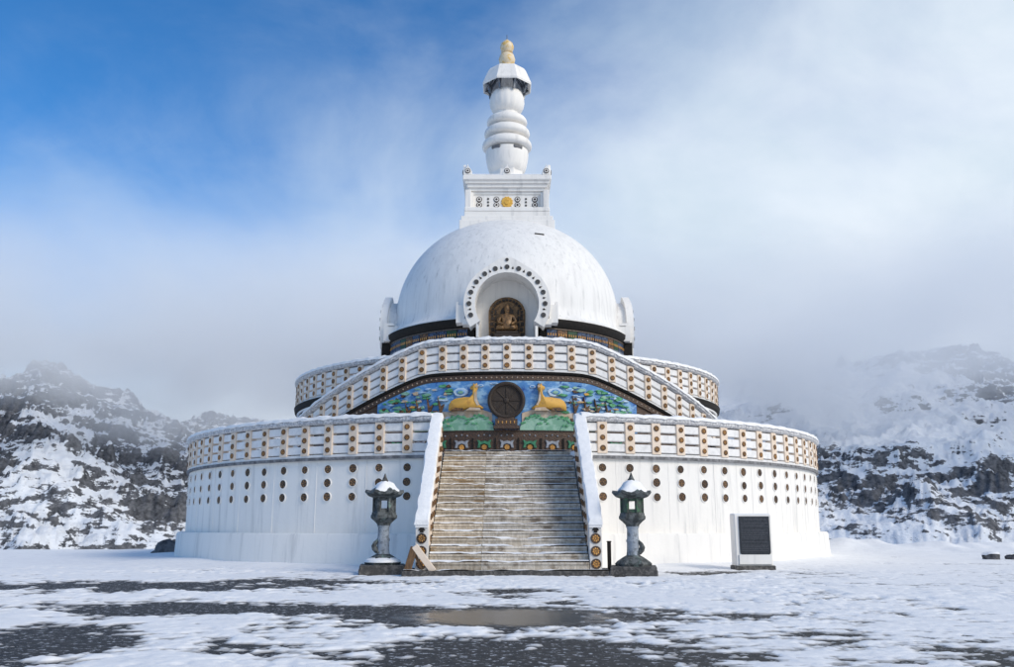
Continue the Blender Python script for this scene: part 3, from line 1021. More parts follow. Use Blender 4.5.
# ---- harmika: square block on the dome
hm = MB()
hm.box((0, 0, 13.85), (4.12, 4.12, 0.50))
hm.box((0, 0, 14.20), (3.98, 3.98, 0.22))
hm.box((0, 0, 14.42), (3.72, 3.72, 0.26))
har = obj('harmika', hm.mesh('harmika', M_WHITE, bevel=0.02), stupa)
hb = MB()
hb.box((0, 0, 15.2), (3.06, 3.06, 1.30))
for k, (w, z0, z1) in enumerate(((3.16, 15.44, 15.56), (3.34, 15.56, 15.70), (3.52, 15.70, 15.86), (3.70, 15.86, 16.0))):
    hb.box((0, 0, (z0 + z1) / 2), (w, w, z1 - z0))
for sx2 in (-1, 1):       # corner piers stepping out beside the panels
    for sy2 in (-1, 1):
        hb.box((sx2 * 1.70, sy2 * 1.70, 15.06), (0.26, 0.26, 1.02))
        hb.box((sx2 * 1.60, sy2 * 1.60, 15.02), (0.26, 0.26, 0.92))
obj('body', hb.mesh('harmika_body', M_WHITE, bevel=0.015), har)
obj('body_ledge', MB().box((0, 0, 14.66), (3.72, 3.72, 0.20)).mesh('body_ledge', M_WHITE, bevel=0.03), har)
obj('top_slab', MB().box((0, 0, 16.10), (3.88, 3.88, 0.22)).mesh('top_slab', M_WHITE, bevel=0.03), har)
obj('snow', MB().box((0, 0, 16.24), (3.8, 3.8, 0.07)).mesh('slab_snow', M_SNOW, bevel=0.03), har, kind='stuff')
ac = MB()
pts = [(-0.17, 0.0), (0.17, 0.0), (0.19, 0.16), (0.12, 0.32), (0.03, 0.44), (0.0, 0.56), (-0.03, 0.44), (-0.12, 0.32), (-0.19, 0.16)]
ac.prism(pts, -0.06, 0.06, lambda u, v, d: (u, -d, v), 0, 0.02)
ac.add([(u, 0.06, v) for u, v in pts], [tuple(range(len(pts)))], 0)
ME_ACRO = ac.mesh('acroterion', M_WHITE)
for q in range(4):
    RM = Matrix.Rotation(q * pi / 2, 4, 'Z')
    for x in (-1.72, 0.0, 1.72):
        A_ = RM @ Matrix.Translation((x, -1.86, 16.2))
        a_ = obj('acroterion', ME_ACRO, har, A_)
    for x in (-1.22, -0.46, 0.46, 1.22):
        for z in (15.22, 14.96):
            obj('medallion', ME_MED_H, har, RM @ Matrix.Translation((x, -1.531, z)))
    for x in (-0.83, 0.83):
        for z in (15.24, 15.09, 14.94):
            obj('medallion', ME_MED_A, har, RM @ Matrix.Translation((x, -1.531, z)) @ Matrix.Scale(0.5, 4))
    for x in (-1.72, 0.0, 1.72):
        obj('medallion', ME_MED_H, har, RM @ Matrix.Translation((x, -1.925, 16.40)) @ Matrix.Scale(0.92, 4))
# gold sun emblem on the front panel
mb = MB()
pts = []
for k in range(24):
    a = 2 * pi * k / 24
    rr_ = 0.27 if k % 2 else 0.235
    pts.append((rr_ * cos(a), rr_ * sin(a)))
mb.prism(pts, 0.0, 0.05, lambda u, v, d: (u, -d, v), 0, 0.03)
mb.prism([(0.13 * cos(2 * pi * k / 12), 0.13 * sin(2 * pi * k / 12)) for k in range(12)], 0.05, 0.08, lambda u, v, d: (u, -d, v), 0, 0.02)
obj('sun_emblem', mb.mesh('sun_emblem', M_GOLD2), har, Matrix.Translation((0, -1.531, 15.09)), label='round gold sun emblem on the white block')

# ---- spire
def curve_prof(pts, n=6):
    """smooth profile through bulge arcs"""
    return pts


sp = obj('spire', MB().lathe([(0.86, 16.2), (0.86, 16.6), (0.78, 16.7), (0.76, 17.05), (0.80, 17.15)], 8, rot=pi / 8).mesh('spire_base', M_WHITE, smooth=True), stupa)
bowl = [(0.70, 17.02), (0.82, 17.12), (0.90, 17.35), (0.96, 17.65), (0.99, 17.95), (0.97, 18.10), (0.85, 18.16)]
obj('lotus_bowl', MB().lathe(bowl, 40).mesh('lotus_bowl', M_WHITE, smooth=True), sp)

def ring(zc, r, hh, rin):
    return [(rin, zc - hh), (r - 0.10, zc - hh * 0.95), (r - 0.02, zc - hh * 0.7), (r, zc - hh * 0.3), (r - 0.02, zc + hh * 0.15), (r - 0.09, zc + hh * 0.6), (r - 0.2, zc + hh * 0.92), (rin, zc + hh * 1.05)]


for zc, r, hh in ((18.42, 1.15, 0.235), (19.02, 1.06, 0.235), (19.60, 0.94, 0.225)):
    obj('ring', MB().lathe(ring(zc, r, hh, 0.5), 40).mesh('ring', M_WHITE, smooth='all'), sp)
obj('shaft', MB().lathe([(0.80, 18.05), (0.74, 18.65), (0.66, 19.2), (0.56, 19.7), (0.52, 20.1)], 24).mesh('shaft', M_WHITE, smooth=True), sp)
# dark openings under the lowest ring
for s in (-1, 1):
    obj('opening', MB().box((0, 0, 0), (0.46, 0.10, 0.17)).mesh('opening', mat('opening_grey', (0.16, 0.16, 0.17), 0.8), bevel=0.04), sp, cylM(s * 31, 0.965, 18.02))
# ribbed bulb
mb = MB()
o = []
n = 48
pr_ = [(0.42, 19.98), (0.64, 20.08), (0.75, 20.26), (0.80, 20.52), (0.78, 20.8), (0.70, 21.02), (0.50, 21.14)]
for r, z in pr_:
    for k in range(n):
        a = 2 * pi * k / n
        rr_ = r * (1 + 0.022 * cos(a * 16))
        o.append((rr_ * cos(a), rr_ * sin(a), z))
mb.add(o, [(i * n + k, i * n + (k + 1) % n, (i + 1) * n + (k + 1) % n, (i + 1) * n + k) for i in range(len(pr_) - 1) for k in range(n)] + [tuple((len(pr_) - 1) * n + k for k in range(n))])
obj('bulb', mb.mesh('bulb', M_WHITE, smooth='all'), sp)
# octagonal canopy on brackets
can = MB().lathe([(1.06, 21.42), (1.19, 21.28), (1.22, 21.36), (1.10, 21.66), (0.95, 22.02), (0.86, 22.16), (0.45, 22.32), (0.2, 22.42)], 8, rot=pi / 8, cap=False)
cano = obj('canopy', can.mesh('canopy', M_WHITE), sp)
obj('canopy_lining', MB().lathe([(1.055, 21.43), (0.9, 21.95), (0.2, 22.0)], 8, rot=pi / 8, cap=False).mesh('canopy_lining', mat('lining_white', (0.78, 0.80, 0.84), 0.6, (0.7, 0.72, 0.76), 8.0)), sp)
obj('canopy_core', MB().lathe([(0.40, 21.10), (0.30, 21.4), (0.36, 21.98)], 8, rot=pi / 8).mesh('canopy_core', M_WHITE), sp)
for k in range(8):
    a = 2 * pi * k / 8 + pi / 8
    bm_ = bpy.data.meshes.get('bracket')
    if not bm_:
        q = MB()
        # curved strut from the core out to the rim, then an outer drop
        path = [(0.40, 21.92), (0.58, 21.80), (0.76, 21.55), (0.88, 21.25), (0.84, 20.95)]
        path2 = [(0.86, 21.20), (0.98, 21.36), (1.10, 21.40)]
        for P_ in (path, path2):
            for (r0, z0), (r1, z1) in zip(P_[:-1], P_[1:]):
                dx, dz_ = r1 - r0, z1 - z0
                l = sqrt(dx * dx + dz_ * dz_)
                Mx = Matrix.Rotation(-atan2(dz_, dx), 4, 'Y')
                q.box(((r0 + r1) / 2, 0, (z0 + z1) / 2), (l + 0.04, 0.09, 0.10), 0, mat4=Mx)
        bm_ = q.mesh('bracket', M_METAL)
    obj('bracket', bm_, sp, Matrix.Rotation(a, 4, 'Z'))
fin = [(0.20, 22.38), (0.30, 22.44), (0.26, 22.50), (0.36, 22.62), (0.39, 22.80), (0.33, 23.0), (0.22, 23.1), (0.28, 23.14), (0.22, 23.18), (0.30, 23.30), (0.33, 23.44), (0.28, 23.6), (0.12, 23.76), (0.03, 23.84)]
M_FIN = mat('finial_ivory', (0.74, 0.62, 0.44), 0.5, (0.70, 0.46, 0.14), 5.0, lo=0.48, hi=0.6)
obj('finial', MB().lathe(fin, 20).mesh('finial', M_FIN, smooth=True), sp)
obj('lightning_rod', MB().lathe([(0.02, 23.8), (0.018, 24.05), (0.004, 24.1)], 6).mesh('lightning_rod', M_METAL), sp)

# ================================================================== mural on the gallery wall
RMU = RG + 0.02


def mu(u, v, d):
    """mural units: u to the right of the centre, v above the frieze"""
    s_ = u * 0.0347
    a = s_ / RMU
    z = 4.22 + v * 0.0335
    r = RMU + d
    return (r * sin(a), -r * cos(a), z)


def u2phi(u):
    return degrees(u * 0.0347 / RMU)


cols = rng(-131, 131, 90)
vs_, fs = [], []
for u in cols:
    zt = zbot_g(u2phi(u)) - 0.31
    vt = max(0.2, (zt - 4.22) / 0.0335)
    vs_ += [mu(u, 0, 0.0), mu(u, 0, 0.02), mu(u, vt, 0.02), mu(u, vt, 0.0)]
for i in range(len(cols) - 1):
    for k in range(3):
        fs.append((i * 4 + k, (i + 1) * 4 + k, (i + 1) * 4 + k + 1, i * 4 + k + 1))
mural = obj('mural', MB().add(vs_, fs).mesh('mural', M_MBLUE), stupa, label='blue, green and gold painted relief of deer among hills')
rnd = random.Random(5)


def vtop(u):
    return (zbot_g(u2phi(u)) - 0.33 - 4.22) / 0.0335


def blob(cu, cv, ru, rv, n=18, j=0.12, ph=0.0):
    return [(cu + ru * (1 + rnd.uniform(-j, j)) * cos(2 * pi * k / n + ph), cv + rv * (1 + rnd.uniform(-j, j)) * sin(2 * pi * k / n + ph)) for k in range(n)]


def relief(name, pts, d0, d1, mtl, inset=0.35, par=None, label=None):
    q = MB()
    # keep the piece inside the mural's upper edge
    pts = [(u, min(v, vtop(u))) for u, v in pts]
    q.prism(pts, d0, d1, mu, 0, inset)
    return obj(name, q.mesh(name, mtl), par or mural, label=label)


# tan ground, green hills
for s in (-1, 1):
    gt = [(14, 17), (24, 20.5), (40, 20), (54, 18.5), (66, 18), (78, 15), (92, 16), (104, 11), (120, 7)]
    for (u0, v0), (u1, v1) in zip(gt[:-1], gt[1:]):
        um, vm_ = (u0 + u1) / 2, (v0 + v1) / 2 + rnd.uniform(-0.8, 0.8)
        poly = [(u0, 0), (u1 - 0.05, 0), (u1 - 0.05, v1), (um, vm_), (u0, v0)]
        poly = poly if s > 0 else [(-x, y) for x, y in poly][::-1]
        relief('ground_relief', poly, 0.0, 0.055, M_MTAN, 0.02)
    for (a, b, h, w) in ((12, 40, 16, 0), (26, 66, 15, 1), (50, 92, 11, 2)):
        n = 14
        top = []
        for k in range(n + 1):
            x = a + (b - a) * k / n
            y = h * sin(pi * (k + 0.6) / (n + 1.2)) ** 0.7 + (0.9 if k % 2 else -0.4)
            top.append((x, y))
        poly = [(a, 0)] + [(b, 0)] + top[::-1]
        poly = poly if s > 0 else [(-x, y) for x, y in poly][::-1]
        relief('hill', poly, 0.03, 0.085 + 0.012 * w, M_MGREEN if w != 1 else M_MGREEN)
        # leafy ridge on the hill edge
        for k in range(1, n):
            x, y = top[k]
            relief('leaf', blob(s * x, y * 0.92 - (k % 3) * 0.6, 1.5, 1.0, 7, 0.25), 0.06, 0.12 + 0.012 * w, M_MGREEN2, 0.25)
# clouds in the sky
for cu, cv, ru, rv in ((-44, 38, 7, 4.2), (46, 38, 7.5, 4.4), (-25, 44, 3, 1.5), (24, 43, 3, 1.6), (-62, 33, 5, 2.6), (66, 30, 6, 3.4), (-12, 46, 4, 1.2), (60, 41, 4, 1.8)):
    q = relief('cloud', blob(cu, cv, ru, rv, 16, 0.10), 0.02, 0.055, M_MWHITE)
    relief('cloud_core', blob(cu, cv, ru * 0.62, rv * 0.6, 12, 0.12), 0.04, 0.07, M_MBLUE)
    if ru > 6:
        relief('cloud_core', blob(cu, cv - 0.3, ru * 0.36, rv * 0.4, 10, 0.15), 0.06, 0.085, M_MGREEN)
# trees, rocks, water and shrubs crowd the flanks
for s in (-1, 1):
    for k in range(120):
        u = s * rnd.uniform(50, 126)
        vt = vtop(u)
        if vt < 5:
            continue
        v = rnd.uniform(7, max(8, vt - 1.5))
        kind = rnd.random()
        dp = 0.045 + 0.0005 * k
        low = v < vt * 0.5
        if kind < 0.50:
            relief('tree_crown', blob(u, v, rnd.uniform(1.8, 5.0), rnd.uniform(0.8, 1.9), 11, 0.30), 0.03, dp + 0.02, rnd.choice([M_MGREEN2, M_MGREEN, M_MGREEN2]), 0.3)
        elif kind < (0.86 if low else 0.66):
            relief('rock_relief', blob(u, v - 1, rnd.uniform(1.5, 4.2), rnd.uniform(0.8, 1.8), 9, 0.34), 0.03, dp + 0.02, rnd.choice([M_MTAN, M_BROWNP, M_MTAN, M_DEER]), 0.3)
        else:
            relief('water_curl', blob(u, v, rnd.uniform(2.0, 4.2), rnd.uniform(0.6, 1.3), 12, 0.25), 0.03, dp, rnd.choice([M_MWHITE, M_MBLUE, M_MWHITE]), 0.3)
    # crooked boughs
    for k in range(4):
        u = s * (64 + 11 * k)
        vt = vtop(u)
        if vt > 14:
            relief('bough', [(u - 0.5, 7), (u + 0.5, 7), (u + 1.4, vt * 0.35), (u + 4.5, vt * 0.55), (u + 1.0, vt * 0.5), (u - 2.0, vt * 0.72), (u - 0.2, vt * 0.4)], 0.03, 0.125, M_BROWNP, 0.15)
# the two deer
dl = [(85, 315), (88, 270), (105, 240), (135, 222), (200, 212), (245, 212), (262, 190), (263, 160), (244, 150), (247, 133), (266, 122), (270, 104), (281, 118), (294, 106), (298, 124), (300, 148), (292, 165), (291, 205), (298, 240), (314, 272), (345, 296), (332, 306), (296, 300), (268, 308), (232, 300), (188, 312), (140, 306), (118, 318)]


def deer(mirror):
    pts = []
    for x, y in dl:
        px, py = 440 + x * 0.1282, 370 + y * 0.1282
        u, v = px - 506, 430 - py
        pts.append((u, v))
    if mirror:
        pts = [(-u + 1.0, v) for u, v in pts]
    else:
        pts = pts[::-1]
    return pts


for mir in (False, True):
    pts = deer(mir)
    q = MB()
    # rounded relief: successive insets of the outline, each further proud
    n = len(pts)
    nrm = []
    for i in range(n):
        a, c_ = pts[i - 1], pts[(i + 1) % n]
        tx, ty = c_[0] - a[0], c_[1] - a[1]
        l = sqrt(tx * tx + ty * ty) or 1
        nrm.append((-ty / l, tx / l))
    lay = [(0.0, 0.03), (0.0, 0.10), (0.25, 0.15), (0.65, 0.19), (1.15, 0.215)]
    for ins_, dep in lay:
        q.v += [mu(u + nx * ins_, v + ny * ins_, dep) for (u, v), (nx, ny) in zip(pts, nrm)]
    for j in range(len(lay) - 1):
        for i in range(n):
            q.f.append((j * n + i, j * n + (i + 1) % n, (j + 1) * n + (i + 1) % n, (j + 1) * n + i))
            q.m.append(0)
    q.f.append(tuple(range((len(lay) - 1) * n, len(lay) * n)))
    q.m.append(0)
    dd_ = obj('deer', q.mesh('deer', M_DEER, smooth='all'), mural, label='golden deer lying on the right of the wheel' if mir else 'golden deer lying on the left of the wheel')
    sg = -1 if mir else 1
    # pale muzzle and belly, dark folded legs
    relief('muzzle', [(sg * x + (1 if mir else 0), y) for x, y in ([(-28.5, 44.6), (-29.6, 42.6), (-28.0, 41.2), (-27.2, 43.4)])], 0.12, 0.235, M_MTAN, 0.1, dd_)
    relief('chest', [(sg * x + (1 if mir else 0), y) for x, y in [(-29.2, 38), (-28.4, 33), (-27.6, 28), (-25.6, 24.5), (-27.5, 24), (-30, 29), (-30.4, 35)]], 0.10, 0.228, M_MTAN, 0.12, dd_)
    for (x0, x1) in ((-52, -40), (-38, -24)):
        relief('leg', [(sg * x + (1 if mir else 0), y) for x, y in ([(x0, 19.4), (x1, 19.0), (x1 - 1, 21.6), (x0 + 4, 22.2)])], 0.10, 0.232, M_BROWNP if x0 < -40 else M_MTAN, 0.15, dd_)

# frieze below the mural: row of crouching beasts between small bosses
FZ = MB().sweep(lambda p: [(RG - 0.02, 3.45), (RG + 0.05, 3.45), (RG + 0.05, 4.19), (RG + 0.08, 4.20), (RG + 0.08, 4.24), (RG - 0.02, 4.24)], rng(-26, 26, 60))
frz = obj('frieze', FZ.mesh('frieze', M_TILE), stupa)
beast = [(-7, 0), (-6, 4.5), (-7.5, 7.5), (-5, 7), (-3.5, 6), (0, 6.8), (3.5, 6), (5, 7), (7.5, 7.5), (6, 4.5), (7, 0), (4.4, 0), (3.6, 2.8), (0, 4), (-3.6, 2.8), (-4.4, 0)][::-1]
for mi_, mtl in enumerate((M_FGREY, M_FGREEN)):
    q = MB()
    q.prism([(x * 0.032, y * 0.034) for x, y in beast], 0.0, 0.06, lambda u, v, d: (u, -d, v), 0, 0.012)
    q.prism([(0.09 * cos(2 * pi * k / 8), 0.02 + 0.09 * sin(2 * pi * k / 8)) for k in range(8)], 0.0, 0.04, lambda u, v, d: (u, -d, v), 1, 0.01)
    q.mesh('beast_%s' % ('grey', 'green')[mi_], [mtl, M_GOLD])
stud = MB().lathe([(0.0, -0.035), (0.035, 0), (0.0, 0.035)], 6, cap=False).mesh('stud', M_FGREY)
for k in range(-5, 6):
    p = k * degrees(0.735 / RG)
    obj('beast_figure', bpy.data.meshes['beast_grey' if k % 2 == 0 else 'beast_green'], frz, cylM(p, RG + 0.05, 3.66))
    for e in (-0.18, 0.0, 0.18):
        obj('stud', stud, frz, cylM(p + degrees(e / RG), RG + 0.06, 4.08 - abs(e) * 0.15))
    obj('frieze_divider', bpy.data.meshes.get('frieze_divider') or MB().box((0, -0.03, 0.25), (0.05, 0.04, 0.5)).mesh('frieze_divider', M_DARK), frz, cylM(p + degrees(0.367 / RG), RG + 0.05, 3.47))

# wheel on its pedestal in front of the mural
wh = thing('dharma_wheel', 'dark bronze eight-spoked wheel standing between the two golden deer', 'wheel', (-0.02, -(RG + 0.16), 4.25))
WMt = Matrix.Translation((-0.02, -(RG + 0.16), 5.19))
q = MB()
n = 40
for k in range(1):
    prw = [(0.60, 0.04), (0.62, -0.02), (0.60, -0.09), (0.55, -0.11), (0.50, -0.09), (0.49, -0.03), (0.44, -0.03)]
    vs_ = []
    for r, y in prw:
        vs_ += [(r * cos(2 * pi * i / n), y, r * sin(2 * pi * i / n)) for i in range(n)]
    fs = [(i * n + j, i * n + (j + 1) % n, (i + 1) * n + (j + 1) % n, (i + 1) * n + j) for i in range(len(prw) - 1) for j in range(n)]
    q.add(vs_, fs)
obj('rim', q.mesh('rim', M_BRONZE, smooth=True), wh, WMt)
obj('disc', MB().add([(0.47 * cos(2 * pi * i / n), -0.02, 0.47 * sin(2 * pi * i / n)) for i in range(n)], [tuple(range(n))]).mesh('disc', M_BRONZE), wh, WMt)
spk = MB().box((0.28, -0.03, 0), (0.36, 0.024, 0.045)).mesh('spoke', M_BRONZE, bevel=0.01)
for k in range(8):
    obj('spoke', spk, wh, WMt @ Matrix.Rotation(k * pi / 4, 4, 'Y'))
hubm = MB()
prw = [(0.09, -0.02), (0.09, -0.05), (0.04, -0.07), (0.0, -0.075)]
vs_ = []
for r, y in prw:
    vs_ += [(r * cos(2 * pi * i / 16), y, r * sin(2 * pi * i / 16)) for i in range(16)]
hubm.add(vs_, [(i * 16 + j, i * 16 + (j + 1) % 16, (i + 1) * 16 + (j + 1) % 16, (i + 1) * 16 + j) for i in range(3) for j in range(16)])
obj('hub', hubm.mesh('hub', M_BRONZE, smooth=True), wh, WMt)
pdm = MB()
pdm.box((0, 0.02, -0.93 + 0.05), (0.84, 0.3, 0.10))
pdm.box((0, 0.02, -0.72), (0.72, 0.24, 0.22))
pdm.box((0, 0.02, -0.585), (0.56, 0.22, 0.06))
for k in range(5):
    pdm.box((-0.26 + 0.13 * k, -0.105, -0.72), (0.05, 0.02, 0.10), 1)
obj('pedestal', pdm.mesh('pedestal', [M_TILE, M_GOLD], bevel=0.008), wh, WMt)

# ================================================================== railings
curved_railing('terrace_railing', 'curved white railing with cream posts left of the main stairs', R1 + 0.04, CXL, lambda p: 4.38, 1.17, LP_, (-9.2, -180), 1, group='lower terrace railings')
curved_railing('terrace_railing', 'curved white railing with cream posts right of the main stairs', R1 + 0.04, CXL, lambda p: 4.38, 1.17, RP_, (10.6, 179.9), 2, group='lower terrace railings')
curved_railing('gallery_railing', 'snow-capped railing that slopes down both sides above the deer mural', RG + 0.02, 0.0, ztop_g, HG, [k * 4.27 for k in range(-13, 14)], (-57, 57), 3, step=1.0, w=0.27,
               tilt=lambda p: 0.0)
curved_railing('upper_railing', 'round white railing of the upper tier below the dome', 8.90, 0.0, lambda p: 6.97, 1.07, [s * (17.0 + 4.75 * k) for s in (-1, 1) for k in range(18)], (-181, 178.5), 4, w=0.26)

# ================================================================== main staircase
SXC = 0.04
NST, RISE, RUN = 18, 0.18, 0.30
Y0, Z0 = -16.7, 0.15
HW = 1.94
stairs = thing('staircase', 'broad flight of brown-stained stone steps with snow on the treads', 'stairs', (SXC, Y0, 0))
YT = Y0 + (NST - 1) * RUN
# solid core under the steps
core = MB()
core.add([(x, y, z) for x in (SXC - HW + 0.01, SXC + HW - 0.01) for y, z in ((Y0 + 0.1, 0.0), (Y0 + 0.1, 0.05), (YT + 0.02, Z0 + NST * RISE - 0.28), (YT + 1.4, Z0 + NST * RISE - 0.28), (YT + 1.4, 0.0))],
         [(0, 1, 2, 3, 4), (9, 8, 7, 6, 5)] + [(i, (i + 1) % 5, 5 + (i + 1) % 5, 5 + i) for i in range(5)])
obj('stair_core', core.mesh('stair_core', M_STEP), stairs)
rnd = random.Random(21)
JX = SXC - 0.66
for k in range(NST):
    y0 = Y0 + k * RUN
    zt = Z0 + (k + 1) * RISE
    dpt = RUN + 0.06 if k < NST - 1 else 1.3
    e = rnd.uniform(-0.003, 0.003)
    for a, b, mtl in ((SXC - HW, JX - 0.0015, M_STEPL), (JX + 0.0015, SXC + HW, M_STEP)):
        q = MB()
        zz = zt + e
        # slab with a small nosing
        pr2 = [(y0 + 0.02, zt - RISE - 0.02), (y0 + 0.02, zz - 0.05), (y0 - 0.012, zz - 0.045), (y0 - 0.012, zz - 0.006), (y0 - 0.004, zz), (y0 + dpt, zz), (y0 + dpt, zt - RISE - 0.02)]
        n = len(pr2)
        q.add([(a, y, z) for y, z in pr2] + [(b, y, z) for y, z in pr2], [tuple(range(n)), tuple(reversed(range(n, 2 * n)))] + [(i, n + i, n + (i + 1) % n, (i + 1) % n) for i in range(n)])
        st = obj('step_slab', q.mesh('step_slab', mtl), stairs)
        # snow on the tread, trodden away in the middle lower down
        xs = np.linspace(a + 0.01, b - 0.01, int((b - a) / 0.035))
        ys = np.linspace(0, 1, 9)
        XX, TT = np.meshgrid(xs, ys)
        worn = np.exp(-((XX - SXC - 0.15) / (0.40 + 0.02 * (NST - k))) ** 2) * (1.1 - 0.045 * k)
        worn = np.maximum(worn, 0.35 * (XX < JX) * (1.2 - 0.04 * k))
        ff = 0.76 - 0.58 * worn + 0.75 * fbm(XX * 2.4 + k * 9.1, TT * 0.7 + k * 3.7, 4, 400 + k)
        ff = ff + 0.35 * np.clip((XX - SXC - 1.0) / 0.6, 0, 1) - 0.15 * (TT < 0.1)
        HH = np.clip(ff, -0.3, 0.5) * 0.105
        dd2 = RUN - 0.0 if k < NST - 1 else 0.9
        YY = y0 - 0.008 + TT * dd2
        ZZ = zz + 0.001 + HH * np.where(TT < 0.01, 0.7, 1.0)
        kp = ZZ > zz - 0.004
        if kp.sum() > 12:
            me = grid_mesh('tread_snow', XX, YY, ZZ, [M_SNOW], kp)
            if len(me.polygons):
                obj('snow', me, st, kind='stuff')
obj('base_slab', MB().box((SXC + 0.03, -16.2, 0.06), (5.14, 1.62, 0.17)).mesh('base_slab', M_BASE, bevel=0.012), stairs)
xs = np.linspace(SXC - 2.5, SXC + 2.56, 150)
ys = np.linspace(-17.0, -16.62, 10)
XX, YY = np.meshgrid(xs, ys)
ff = 0.25 + 0.8 * fbm(XX * 1.6, YY * 2.0, 4, 480)
ZZ = 0.147 + np.clip(ff, -0.2, 0.5) * 0.06
obj('snow', grid_mesh('slab_snow', XX, YY, ZZ, [M_SNOW], ZZ > 0.142), stairs, kind='stuff')


# stair parapets
def parapet(s, xc, label):
    t = thing('stair_parapet', label, 'parapet', (xc, -16.6, 0), 'parapets beside the main stairs')
    w = 0.30
    ya, yb = -16.62, -12.45          # newel face, join with the terrace railing
    za, zb_ = 1.34, 4.33
    # side wall
    pr2 = [(ya + 0.28, 0.0), (ya + 0.28, za - 0.02), (yb, zb_ - 0.16), (yb + 0.4, zb_ - 0.16), (yb + 0.4, 0.0)]
    n = 5
    q = MB()
    q.add([(xc - w / 2 + 0.02, y, z) for y, z in pr2] + [(xc + w / 2 - 0.02, y, z) for y, z in pr2], [tuple(range(n)), tuple(reversed(range(n, 2 * n)))] + [(i, n + i, n + (i + 1) % n, (i + 1) % n) for i in range(n)])
    wl_ = obj('side_wall', q.mesh('side_wall', M_WHITE), t)
    # newel with a rounded leaf-shaped head
    hd = [(-w / 2, 0.0), (w / 2, 0.0), (w / 2 + 0.005, 1.10), (w / 2 - 0.02, 1.20), (0.06, 1.27), (0.0, 1.29), (-0.06, 1.27), (-w / 2 + 0.02, 1.20), (-w / 2 - 0.005, 1.10)]
    q = MB()
    q.prism(hd, -0.34, 0.0, lambda u, v, d: (xc + u, ya - d, v), 0, 0.008)
    nw = obj('newel', q.mesh('newel', mat('newel_cream', (0.72, 0.69, 0.65), 0.75, (0.60, 0.58, 0.56), 4.0)), t)
    for z in (0.89, 0.59, 0.29):
        obj('medallion', ME_MED_N, nw, Matrix.Translation((xc, ya - 0.002, z)))
    obj('leaf_motif', bpy.data.meshes.get('newel_leaf') or spade_mesh('newel_leaf', 0.24, M_DARK), nw, Matrix.Translation((xc, ya - 0.002, 1.03)))
    # sloping cap
    cw = 0.33
    pth = [(ya - 0.035, za - 0.17), (ya + 0.10, za - 0.03), (ya + 0.5, za + 0.27), (yb - 0.25, zb_ - 0.20), (yb, zb_ - 0.06), (yb + 0.45, zb_ - 0.02)]

    def strip(w0, lift0, lift1, mtl, name, par, jit=0.0, sub=1, kind=None, seed=0):
        r_ = random.Random(seed)
        P = []
        for (y0_, z0_), (y1_, z1_) in zip(pth[:-1], pth[1:]):
            nn_ = max(1, int(abs(y1_ - y0_) * sub))
            for i in range(nn_):
                P.append((y0_ + (y1_ - y0_) * i / nn_, z0_ + (z1_ - z0_) * i / nn_))
        P.append(pth[-1])
        q = MB()
        vs_, fs = [], []
        for y, z in P:
            y -= jit
            a1, a2, a3 = (r_.uniform(-jit, jit) for _ in range(3))
            vs_ += [(xc - w0 / 2 + a1, y, z + lift0), (xc - w0 / 2 + 0.03 + a1, y, z + lift1 * 0.9 + a2 * 0.5), (xc, y, z + lift1 + a2), (xc + w0 / 2 - 0.03 + a3, y, z + lift1 * 0.9 + a2 * 0.5), (xc + w0 / 2 + a3, y, z + lift0)]
        for i in range(len(P) - 1):
            for k in range(5):
                fs.append((i * 5 + k, i * 5 + (k + 1) % 5, (i + 1) * 5 + (k + 1) % 5, (i + 1) * 5 + k))
        fs += [tuple(range(5)), tuple(reversed(range(len(vs_) - 5, len(vs_))))]
        q.add(vs_, fs)
        return obj(name, q.mesh(name, mtl, smooth=True), par, kind=kind)
    cp = strip(cw, -0.02, 0.12, M_RAIL, 'cap', t)
    strip(cw + 0.03, 0.04, 0.185, M_SNOW, 'snow', cp, 0.022, 7, 'stuff', 5 + s)
    # cream balusters with medallions on both faces of the side wall
    for side in (-1, 1):
        for k in range(9):
            y = ya + 0.62 + k * 0.44
            zt = za + (zb_ - za) * (y - ya) / (yb - ya) - 0.20
            fl = min(Z0 + RISE * (1 + math.floor(max(0, (y - Y0)) / RUN)), Z0 + NST * RISE) if side == -s else zt - 0.95
            hgt = min(0.95, zt - fl)
            if hgt < 0.3:
                continue
            Mx = Matrix.Translation((xc + side * (w / 2 - 0.018), y, zt - hgt)) @ Matrix.Rotation(side * pi / 2, 4, 'Z')
            pm2 = MB().box((0, -0.012, hgt / 2 + 0.02), (0.24, 0.03, hgt)).mesh('side_post', M_CREAM)
            po = obj('side_post', pm2, wl_, Mx) if side == -s else None
            if po:
                for j in range(int(hgt / 0.26)):
                    obj('medallion', ME_MED_S, t, Mx @ Matrix.Translation((0, -0.029, hgt - 0.17 - 0.27 * j)))
    return t


parapet(-1, SXC - HW - 0.17, 'white sloping parapet on the left of the stairs, broken brown plank at its foot')
parapet(1, SXC + HW + 0.17, 'white sloping parapet on the right of the stairs with three newel medallions')

